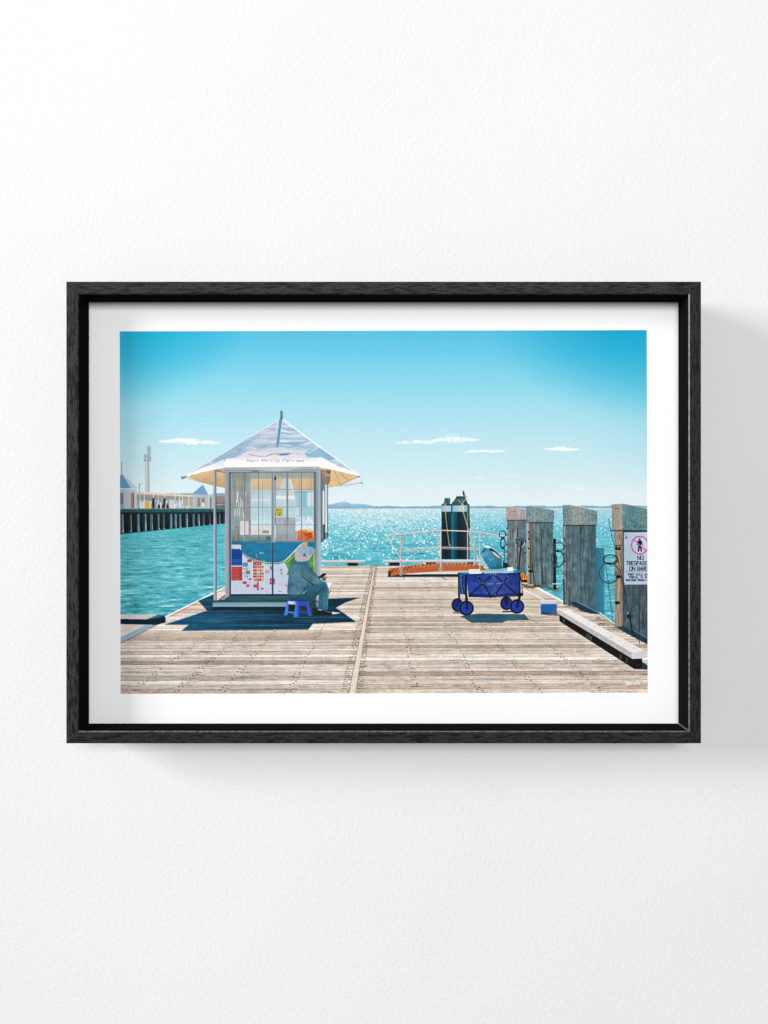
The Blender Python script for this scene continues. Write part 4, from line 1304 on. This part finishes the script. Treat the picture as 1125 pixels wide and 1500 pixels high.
# left skirt and right skirt, bright
fill([(273, 695.6), (296, 684.5), (309, 680.6), (328, 672), (329, 684), (314, 687.6), (296, 691), (275, 697.6)], ramp([(672, (216, 222, 230)), (690, (252, 250, 248))]))
fill([(466.7, 670.2), (471, 669.6), (482, 675), (492, 680.6), (510, 687.4), (527, 695.8), (527, 697.2), (503, 691.8), (483, 687), (466.7, 684)], (253, 253, 253))
fill([(478, 676), (492.5, 672), (508, 684.6), (500, 684), (488, 679)], (206, 216, 228), .7, n_med, .1)
line([(484, 675.5), (492, 677.5)], 1.2, (150, 176, 200), .8)
line([(494, 682), (503, 685)], 1.1, (160, 184, 206), .8)
line([(328, 684.4), (466.7, 683.4)], 1.0, (214, 190, 156), .9)
line([(328, 685.4), (466.7, 684.8)], .6, (140, 120, 110), .8)
line(RSL, 1.7, (252, 253, 254))
line(LSL, 1.0, (236, 240, 246), .9)
# centre flap and finial
fill(z2([(145, 140), (178, 140), (160, 260), (145, 400), (120, 460), (112, 430), (125, 320), (140, 220)]), (84, 150, 182), 1, n_fine, .10)
rect(411, 601.6, 414.6, 612.4, ramp([(411, (60, 90, 104)), (412.4, (104, 120, 124)), (414.6, (150, 150, 146))], 'x'))
rect(411.4, 612, 413.6, 614, (40, 60, 74))
fill([(265.2, 696.8), (268, 697.4), (273.5, 696), (274, 698.4), (267.5, 701.4), (265.4, 700)], (120, 140, 152))
ell(281.6, 695, .9, .7, (80, 66, 60))

# ---- stool and person
z6b = lambda pts: [(395 + a / 11.25, 785 + b_ / 11.25) for a, b_ in pts]
STOOL = z6b([(290, 1058), (635, 1062), (650, 1140), (668, 1200), (688, 1310), (640, 1322), (615, 1270), (485, 1262), (475, 1336), (395, 1338), (390, 1278), (300, 1262), (288, 1300), (234, 1304), (262, 1160)])
fill(STOOL, ramp([(418, (58, 124, 212)), (434, (50, 112, 208)), (437, (44, 78, 190)), (456, (50, 86, 200))], 'x'), 1, n_med, .06)
fill(z6b([(310, 1128), (416, 1132), (402, 1246), (300, 1236)]), (40, 44, 48))
fill(z6b([(490, 1146), (604, 1150), (622, 1252), (487, 1240)]), (50, 54, 66))
fill(z6b([(500, 1200), (610, 1210), (618, 1250), (490, 1242)]), (60, 62, 92), .8)
fill(z6b([(304, 1070), (420, 1080), (420, 1130), (302, 1115)]), (176, 196, 224)); ell(430.6, 883.2, 1.5, 1.9, (214, 150, 80))
line(z6b([(290, 1062), (640, 1068)]), .8, (36, 60, 180))
# far leg and shoes
fill(z6b([(640, 1090), (720, 1040), (760, 1100), (780, 1180), (740, 1300), (700, 1310), (660, 1180)]), (40, 74, 84))
fill(z6b([(700, 1180), (790, 1190), (800, 1260), (740, 1310), (700, 1300)]), (34, 44, 52))
# trousers
fill(z6b([(318, 950), (560, 950), (640, 870), (690, 800), (850, 730), (900, 745), (940, 775), (962, 840), (972, 900), (962, 1060), (958, 1212), (870, 1216), (792, 1206), (800, 1100), (806, 1020),
          (812, 960), (745, 1005), (690, 1055), (640, 1110), (635, 1068), (322, 1058)]), ramp([(424, (44, 80, 98)), (452, (42, 96, 116)), (468, (48, 104, 126)), (481, (58, 118, 140))], 'x'), 1, n_med, .16)
for pts, w_, c_, a_ in (([(560, 905), (600, 960), (575, 1000)], .8, (24, 50, 66), .8), ([(650, 1060), (740, 990), (830, 900), (880, 850)], .9, (24, 56, 72), .85), ([(850, 960), (860, 1080), (855, 1200)], .8, (36, 78, 96), .8),
                    ([(930, 800), (948, 900), (946, 1150)], .7, (96, 152, 170), .6), ([(700, 850), (800, 800), (880, 780)], 1.1, (74, 134, 154), .6), ([(330, 990), (600, 1000)], .9, (58, 84, 116), .8),
                    ([(330, 1050), (630, 1062)], .9, (34, 40, 80), .8), ([(620, 880), (640, 960), (700, 1000)], .9, (60, 118, 140), .6)):
    line(z6b(pts), w_, c_, a_)
# sandals and socks
fill(z6b([(748, 1310), (770, 1240), (790, 1196), (872, 1200), (930, 1235), (1018, 1280), (1012, 1312), (880, 1306)]), (34, 34, 44))
fill(z6b([(780, 1200), (866, 1202), (862, 1232), (800, 1224)]), (90, 150, 196))
line(z6b([(880, 1208), (930, 1240), (1010, 1262)]), .6, (156, 190, 200), .8)
# jacket
JACK = z6b([(348, 465), (398, 428), (470, 408), (600, 412), (650, 455), (690, 530), (730, 590), (780, 640), (825, 690), (850, 730), (838, 790), (760, 808), (700, 800), (672, 850), (600, 905), (540, 950), (440, 968), (330, 962), (284, 935), (290, 850),
           (300, 740), (312, 640), (318, 560)])
fill(JACK, ramp([(420, (66, 116, 140)), (436, (80, 128, 148)), (450, (64, 112, 136)), (470, (88, 126, 142))], 'x'), 1, n_med, .17)
fill(z6b([(400, 425), (600, 415), (640, 460), (600, 480), (420, 470)]), (44, 108, 138), .6)
fill(z6b([(560, 560), (640, 560), (740, 620), (830, 700), (835, 785), (750, 800), (680, 770), (600, 700), (540, 660)]), (84, 122, 130), .65, n_med, .08)
fill(z6b([(640, 790), (670, 830), (600, 890), (540, 930), (560, 850)]), (44, 104, 122), .6)
for pts, w_, c_, a_ in (([(530, 660), (590, 710), (650, 760), (720, 795)], 1.2, (26, 66, 84), .85), ([(520, 520), (545, 600), (530, 660)], .9, (44, 92, 108), .6), ([(290, 925), (420, 955), (530, 945)], .8, (40, 110, 120), .8),
                    ([(560, 880), (600, 850), (650, 845)], .8, (26, 60, 78), .8), ([(690, 800), (720, 808), (780, 800)], .9, (22, 56, 74), .8), ([(360, 480), (340, 600), (325, 760)], .9, (94, 144, 156), .5),
                    ([(450, 470), (440, 700), (450, 930)], .6, (54, 104, 118), .5), ([(650, 620), (740, 690), (800, 740)], 1.0, (104, 140, 146), .6)):
    line(z6b(pts), w_, c_, a_)
# knee fabric, hand with phone, paper
fill(z6b([(835, 720), (870, 705), (915, 740), (935, 775), (860, 760)]), (84, 158, 184))
fill(z6b([(935, 775), (1010, 762), (1020, 800), (975, 850), (965, 858)]), (238, 236, 232))
fill(z6b([(975, 860), (1005, 835), (1018, 800), (1022, 830), (985, 872)]), (190, 186, 184))
line(z6b([(1002, 896), (976, 950)]), .9, (54, 50, 54))
fill(z6b([(798, 680), (830, 650), (860, 632), (880, 612), (935, 618), (925, 642), (905, 650), (930, 680), (925, 712), (900, 735), (870, 700), (840, 690), (812, 700)]), (38, 40, 52))
fill(z6b([(890, 655), (915, 652), (928, 685), (905, 715), (888, 690)]), (196, 132, 142))
fill(z6b([(845, 662), (880, 670), (890, 700), (862, 700)]), (92, 84, 96))
for i in range(26):
    x_, y_ = rng.uniform(424, 462), rng.uniform(828, 866)
    if pmask(JACK)[1] is not None:
        line([(x_, y_), (x_ + rng.uniform(-2.5, 2.5), y_ + rng.uniform(2, 6))], rng.uniform(.5, 1.1), (38, 80, 98) if i % 2 else (120, 158, 168), .28, 1.0)
# sun hat
HAT = z6b([(408, 330), (412, 280), (440, 225), (475, 185), (520, 160), (575, 148), (620, 158), (655, 180), (700, 180), (738, 205), (746, 235), (728, 275), (700, 310), (680, 350), (650, 385), (600, 412), (530, 422), (460, 415), (418, 385)])
fill(HAT, ramp([(798, (126, 164, 180)), (806, (152, 170, 182)), (812, (172, 172, 180)), (822, (164, 166, 178))]), 1, n_med, .04)
fill(z6b([(640, 200), (700, 182), (738, 208), (746, 235), (720, 285), (690, 320), (640, 300), (660, 250)]), (122, 158, 180), .9)
fill(z6b([(490, 190), (560, 155), (620, 162), (655, 200), (650, 260), (600, 285), (520, 280), (480, 240)]), (132, 170, 184), .55)
line(z6b([(470, 250), (520, 285), (600, 290), (650, 265)]), .6, (128, 140, 154), .5)
line(z6b([(655, 190), (665, 250), (640, 300)]), .7, (104, 134, 152), .6)
fill(z6b([(550, 325), (560, 302), (580, 298), (598, 315), (596, 336), (580, 318), (566, 332)]), (30, 34, 42))
ell(445.6, 810.2, .6, .5, (36, 40, 48)); line(z6b([(600, 340), (614, 346)]), .6, (70, 74, 84))

# ---- handwritten mark in the lower right corner
for pts in ([(917, 1004), (917.4, 1000), (919.6, 999.4), (920, 1001.6), (918, 1003.8), (920.6, 1003.6)], [(921.4, 1003.6), (922, 1001.4), (923.6, 1001.6), (923, 1003.6), (925, 1002.6)], [(925.6, 1003.4), (926.4, 1001.4), (927.6, 1003.2), (928.8, 1001.2), (929.4, 1003.2)],
            [(930, 1004.6), (932.4, 997.4)], [(931.6, 1003.4), (934, 997)], [(934, 1003.6), (935.4, 1000.4), (936.4, 1003), (937.4, 1001.4)], [(930, 1000.2), (936.6, 999.4)], [(916.6, 1003.8), (917.6, 1004.4)]):
    line(pts, .62, (252, 250, 248), .95)

# ---- photographic finish: slight lens softness and film grain
edge_keep = C.copy()
C = soften(soften(C))
C[:4], C[-4:], C[:, :4], C[:, -4:] = edge_keep[:4], edge_keep[-4:], edge_keep[:, :4], edge_keep[:, -4:]
land_w = np.clip((YY - 735) / 15, 0.12, 1)[..., None]
C *= 1 + (n_fine * .035 + n_med * .02)[..., None] * land_w
B = C
for _ in range(7):
    B = soften(B)
C += (C - B) * .34
W2 = C[::6, ::6].copy()                # local contrast over a wide radius, kept off the sky
for _ in range(24):
    W2 = soften(W2)
W2 = np.repeat(np.repeat(W2, 6, 0), 6, 1)[:PH, :PW]
if W2.shape[0] < PH or W2.shape[1] < PW:
    W2 = np.pad(W2, ((0, PH - W2.shape[0]), (0, PW - W2.shape[1]), (0, 0)), 'edge')
lw = np.clip((YY - 745) / 30, 0, 1)[..., None]
C += (C - W2) * .16 * lw
C = np.clip(C, 0, 1)
lum_ = C.mean(-1, keepdims=True)
C = C + (-.030 * np.sin(2 * math.pi * lum_) - .012) * lw
C = lum_ + (C - lum_) * (1 - .07 * lw)
C += np.random.RandomState(3).normal(0, .012, C.shape[:2]).astype(np.float32)[..., None]
C = np.clip(C, 0, 1)

img = bpy.data.images.new('printed photograph ink', PW, PH, alpha=False, float_buffer=False)
buf = np.ones((PH, PW, 4), np.float32)
buf[..., :3] = C[::-1]
img.pixels.foreach_set(buf.ravel())
img.update()
img.pack()

m_ink, nt, bb = mat('ink on paper', 0.75, 0.12)
paper_base(nt, bb)
uvn = node(nt, 'ShaderNodeUVMap')
tx = node(nt, 'ShaderNodeTexImage')
tx.image = img
tx.interpolation = 'Linear'
tx.extension = 'EXTEND'
hs = node(nt, 'ShaderNodeMix', data_type='RGBA', blend_type='MULTIPLY')
hs.inputs[0].default_value = 1.0
hs.inputs[7].default_value = (0.91, 0.91, 0.91, 1)      # white of the paper under the ink
nt.links.new(uvn.outputs[0], tx.inputs['Vector'])
nt.links.new(tx.outputs['Color'], hs.inputs[6])
nt.links.new(hs.outputs[2], bb.inputs['Base Color'])

def to_local(x, y):
    """photograph pixel -> metres on the paper plane"""
    px, pz = (x - 562.5) * KP * PX, (750.0 - y) * KP * PX
    c, s = math.cos(TILT), math.sin(TILT)
    return (px * c - pz * s, px * s + pz * c)

layer = [0]
def ink(name, polys, label=None, parent=None):
    layer[0] += 1
    verts, faces, uvs = [], [], []
    for pi, pts in enumerate(polys):
        pts = [(min(max(x, X0), X1), min(max(y, Y0), Y1)) for x, y in pts]
        ydep = YP - (0.000012 + 0.000005 * layer[0] + 0.0000008 * pi)
        st = len(verts)
        for x, y in pts:
            a, b_ = to_local(x, y)
            verts.append((a, ydep, b_))
            uvs.append(((x - X0) / (X1 - X0), 1 - (y - Y0) / (Y1 - Y0)))
        faces.append(tuple(range(st, len(verts))))
    me = bpy.data.meshes.new(name)
    me.from_pydata(verts, [], faces)
    me.materials.append(m_ink)
    ul = me.uv_layers.new(name='UVMap')
    for lp in me.loops:
        ul.data[lp.index].uv = uvs[lp.vertex_index]
    me.update()
    if sum(p.normal.y for p in me.polygons) > 0:
        me.flip_normals()
    o = put(bpy.data.objects.new(name, me), parent or framed)
    if label:
        o['label'] = label
    return o

def disc(cx, cy, rx, ry, n=24):
    return [(cx + rx * math.cos(2 * math.pi * i / n), cy + ry * math.sin(2 * math.pi * i / n)) for i in range(n)]
def strip(pts, w):
    up, dn = [], []
    for i, (x, y) in enumerate(pts):
        a, b_ = pts[max(i - 1, 0)], pts[min(i + 1, len(pts) - 1)]
        dx, dy = b_[0] - a[0], b_[1] - a[1]
        L_ = math.hypot(dx, dy)
        nx, ny = -dy / L_ * w / 2, dx / L_ * w / 2
        up.append((x + nx, y + ny))
        dn.append((x - nx, y - ny))
    return up + dn[::-1]

photo = ink('printed_photograph', [[(X0, Y0), (X1, Y0), (X1, Y1), (X0, Y1)]], 'colour photograph of a pier kiosk by a blue bay, printed on the white sheet')
P = photo
ink('printed_cloud', [[(228, 647), (245, 641.5), (285, 641.5), (300, 645.5), (322, 647), (322, 650), (290, 651.5), (262, 651)]], 'long thin printed cloud left of the kiosk roof', P)
ink('printed_cloud', [[(582, 649), (634, 643), (682, 639), (699, 644), (690, 648), (640, 652), (590, 651)]], 'largest printed cloud, above the black piles', P)
ink('printed_cloud', [[(684, 662), (708, 657.5), (738, 662), (708, 665)]], 'small printed cloud below and right of the largest', P)
ink('printed_cloud', [[(797, 660), (822, 655), (847, 656.5), (822, 662.5)]], 'small printed cloud above the timber piles', P)
ink('printed_coast', [LAND], 'pale blue printed hills along the horizon', P)
ink('printed_sea', [SEA], 'turquoise printed water glittering with light', P)
ink('printed_far_pier', [[(176, 692), (179, 692.5), (203, 715), (215, 719.8), (284, 724), (297, 709), (313, 723.5), (329, 726), (329, 767), (312, 768), (176, 781)]], 'printed pier on dark piles with small huts', P)
ink('printed_mast', [[(211, 664), (215, 664), (215.5, 653), (218, 651.5), (220.8, 653), (220.8, 676), (218.9, 676), (219, 719.6), (213, 719.6), (213, 676), (211, 675)]], 'printed grey antenna mast behind the far pier', P)
ink('printed_deck', [DECK], 'weathered plank deck printed across the foreground', P)
ink('printed_kerb', [[(471, 820.6), (532.5, 820.6), (532.5, 824), (524, 829), (509, 829), (471, 824.5)]], 'short printed kerb right of the kiosk at the deck edge', P)
ink('printed_kerb', [[(562.5, 820.2), (702, 820.2), (702, 824.6), (562.5, 824.6)]], 'printed kerb behind the orange gangway', P)
ink('printed_kerb', [[(176, 899), (231, 899.5), (242, 902), (242, 910.5), (229, 914), (176, 913)]], 'printed kerb at the left edge, half in shadow', P)
ink('printed_shadow', [SHADOW], 'dark blue printed shadow of the kiosk', P)
ink('printed_pile', [[(646.8, 739), (651, 730), (659.2, 730), (661.4, 739), (661.4, 819.5), (646.8, 819.5)]], 'left of the two black printed piles', P)
ink('printed_pile', [[(661.8, 738), (669, 727.2), (678, 727), (678, 718), (681.4, 722), (683.5, 731), (687.8, 740), (687.8, 819.5), (661.8, 819.5)]], 'right black printed pile with ropes', P)
ink('printed_gangway', [RAMP], 'orange printed gangway', P)
ink('printed_railing', [strip(TOP, 2.6)], 'pale printed hand rail of the gangway', P)
ink('printed_pile', [[(741, 742.3), (753, 743.2), (760, 745.8), (769.9, 746.6), (770, 762), (771, 852), (742.6, 848)]], 'farthest printed timber pile with pinkish cap', P)
ink('printed_pile', [[(770.2, 742.4), (777, 741), (811.5, 748.2), (811.6, 761.5), (810.2, 765), (810.2, 857), (772, 857), (771, 765.6)]], 'second printed timber pile from the left', P)
ink('printed_pile', [[(824.3, 740.8), (833.6, 740.1), (874.7, 749.4), (874.8, 767), (872.8, 770), (872.8, 899), (826, 885.5), (824.7, 769.8)]], 'third printed timber pile from the left', P)
ink('printed_pile', [[(896.2, 739.5), (912, 738.7), (948, 746.4), (948, 943), (913, 926), (900, 920), (900, 778.5), (896.2, 778)]], 'nearest printed timber pile at the right edge', P)
ink('printed_sign', [[(913.7, 781), (948, 781), (948, 857.6), (913.7, 857.6)]], 'printed pale notice with pink prohibition ring reading NO TRESPASSING ON BARGE', P)
for cx, cy, rx, ry in ((894, 820.6, 11, 7.9), (892.2, 840.2, 15, 15.8)):
    ink('printed_ring', [disc(cx, cy, rx, ry)], 'printed iron mooring ring left of the notice' if ry > 10 else 'smaller printed ring linked above it', P)
ink('printed_beam', [z6([(242, 284), (335, 278), (1086, 690), (1092, 764), (1058, 766), (1058, 850), (985, 868), (260, 402), (258, 338), (242, 326)])], 'pale printed kerb beam in the lower right', P)
ink('printed_cool_box', [[(791.6, 880.2), (815.4, 880.2), (815, 901), (804, 901.6), (792, 900.6)]], 'blue printed cool box with white lid', P)
ink('printed_wagon', [[(671, 838.6), (761, 838.6), (762.6, 840), (766, 873), (763, 880), (758, 880), (758, 874), (744, 874), (744, 877), (739, 877), (739, 874), (690, 875), (688, 882), (681, 882), (680, 874), (671, 878)]],
    'blue printed folding wagon with black crossed struts', P)
for q in ((669.6, 886.5, 8.4, 10.0, 'rear left'), (741.4, 884.2, 8.9, 10.0, 'rear right'), (682.8, 891.2, 10.9, 10.9, 'front left'), (757.0, 888.9, 10.6, 10.6, 'front right')):
    ink('printed_wheel', [disc(*q[:4])], q[4] + ' blue rimmed wheel of the printed wagon', P)
ink('printed_bag', [BAG], 'teal printed rucksack lying on the wagon', P)
ink('printed_kiosk', [[(312.6, 687), (466, 684), (469.2, 684.6), (484, 690), (484, 698), (479.5, 712), (479.8, 787), (469.4, 795), (469, 880), (466, 888.2), (311.4, 888.2), (312.6, 881),
                       (312.6, 687.6)]], 'glazed printed kiosk with a map on its counter', P)
ink('printed_map', [[(338, 794), (462.6, 794), (462.6, 871), (338, 871)]], 'printed map panel, blue bay above red street blocks', P)
ink('printed_canopy', [LSL + [(411.2, 601.8), (414.6, 601.8)] + RSL + [(530, 704), (524, 708.5), (500, 712), (484, 712), (484, 690), (467, 684), (330, 685), (330, 714), (312, 710), (274, 699.5), (266, 701), (265.4, 697)]],
    'white printed canvas roof lettered Port Phillip Ferries', P)
ink('printed_stool', [STOOL], 'blue printed plastic stool', P)
ink('printed_person', [HAT[:13] + JACK[4:9] + z6b([(835, 690), (880, 612), (935, 618), (930, 690), (915, 735), (1018, 762), (1018, 800), (970, 870), (962, 1060), (958, 1212), (1018, 1280), (1012, 1312), (748, 1310), (790, 1206), (812, 960), (640, 1060), (322, 1058), (284, 935),
    (300, 740), (318, 560), (348, 465), (410, 425)]) + HAT[-3:]], 'printed person in pale sun hat and blue jacket seated on the stool', P)
ink('printed_signature', [[(915.6, 996), (938.4, 996), (938.4, 1005.6), (915.6, 1005.6)]], 'small white handwritten mark', P)
print('ink layers', layer[0], 'image', PW, PH)
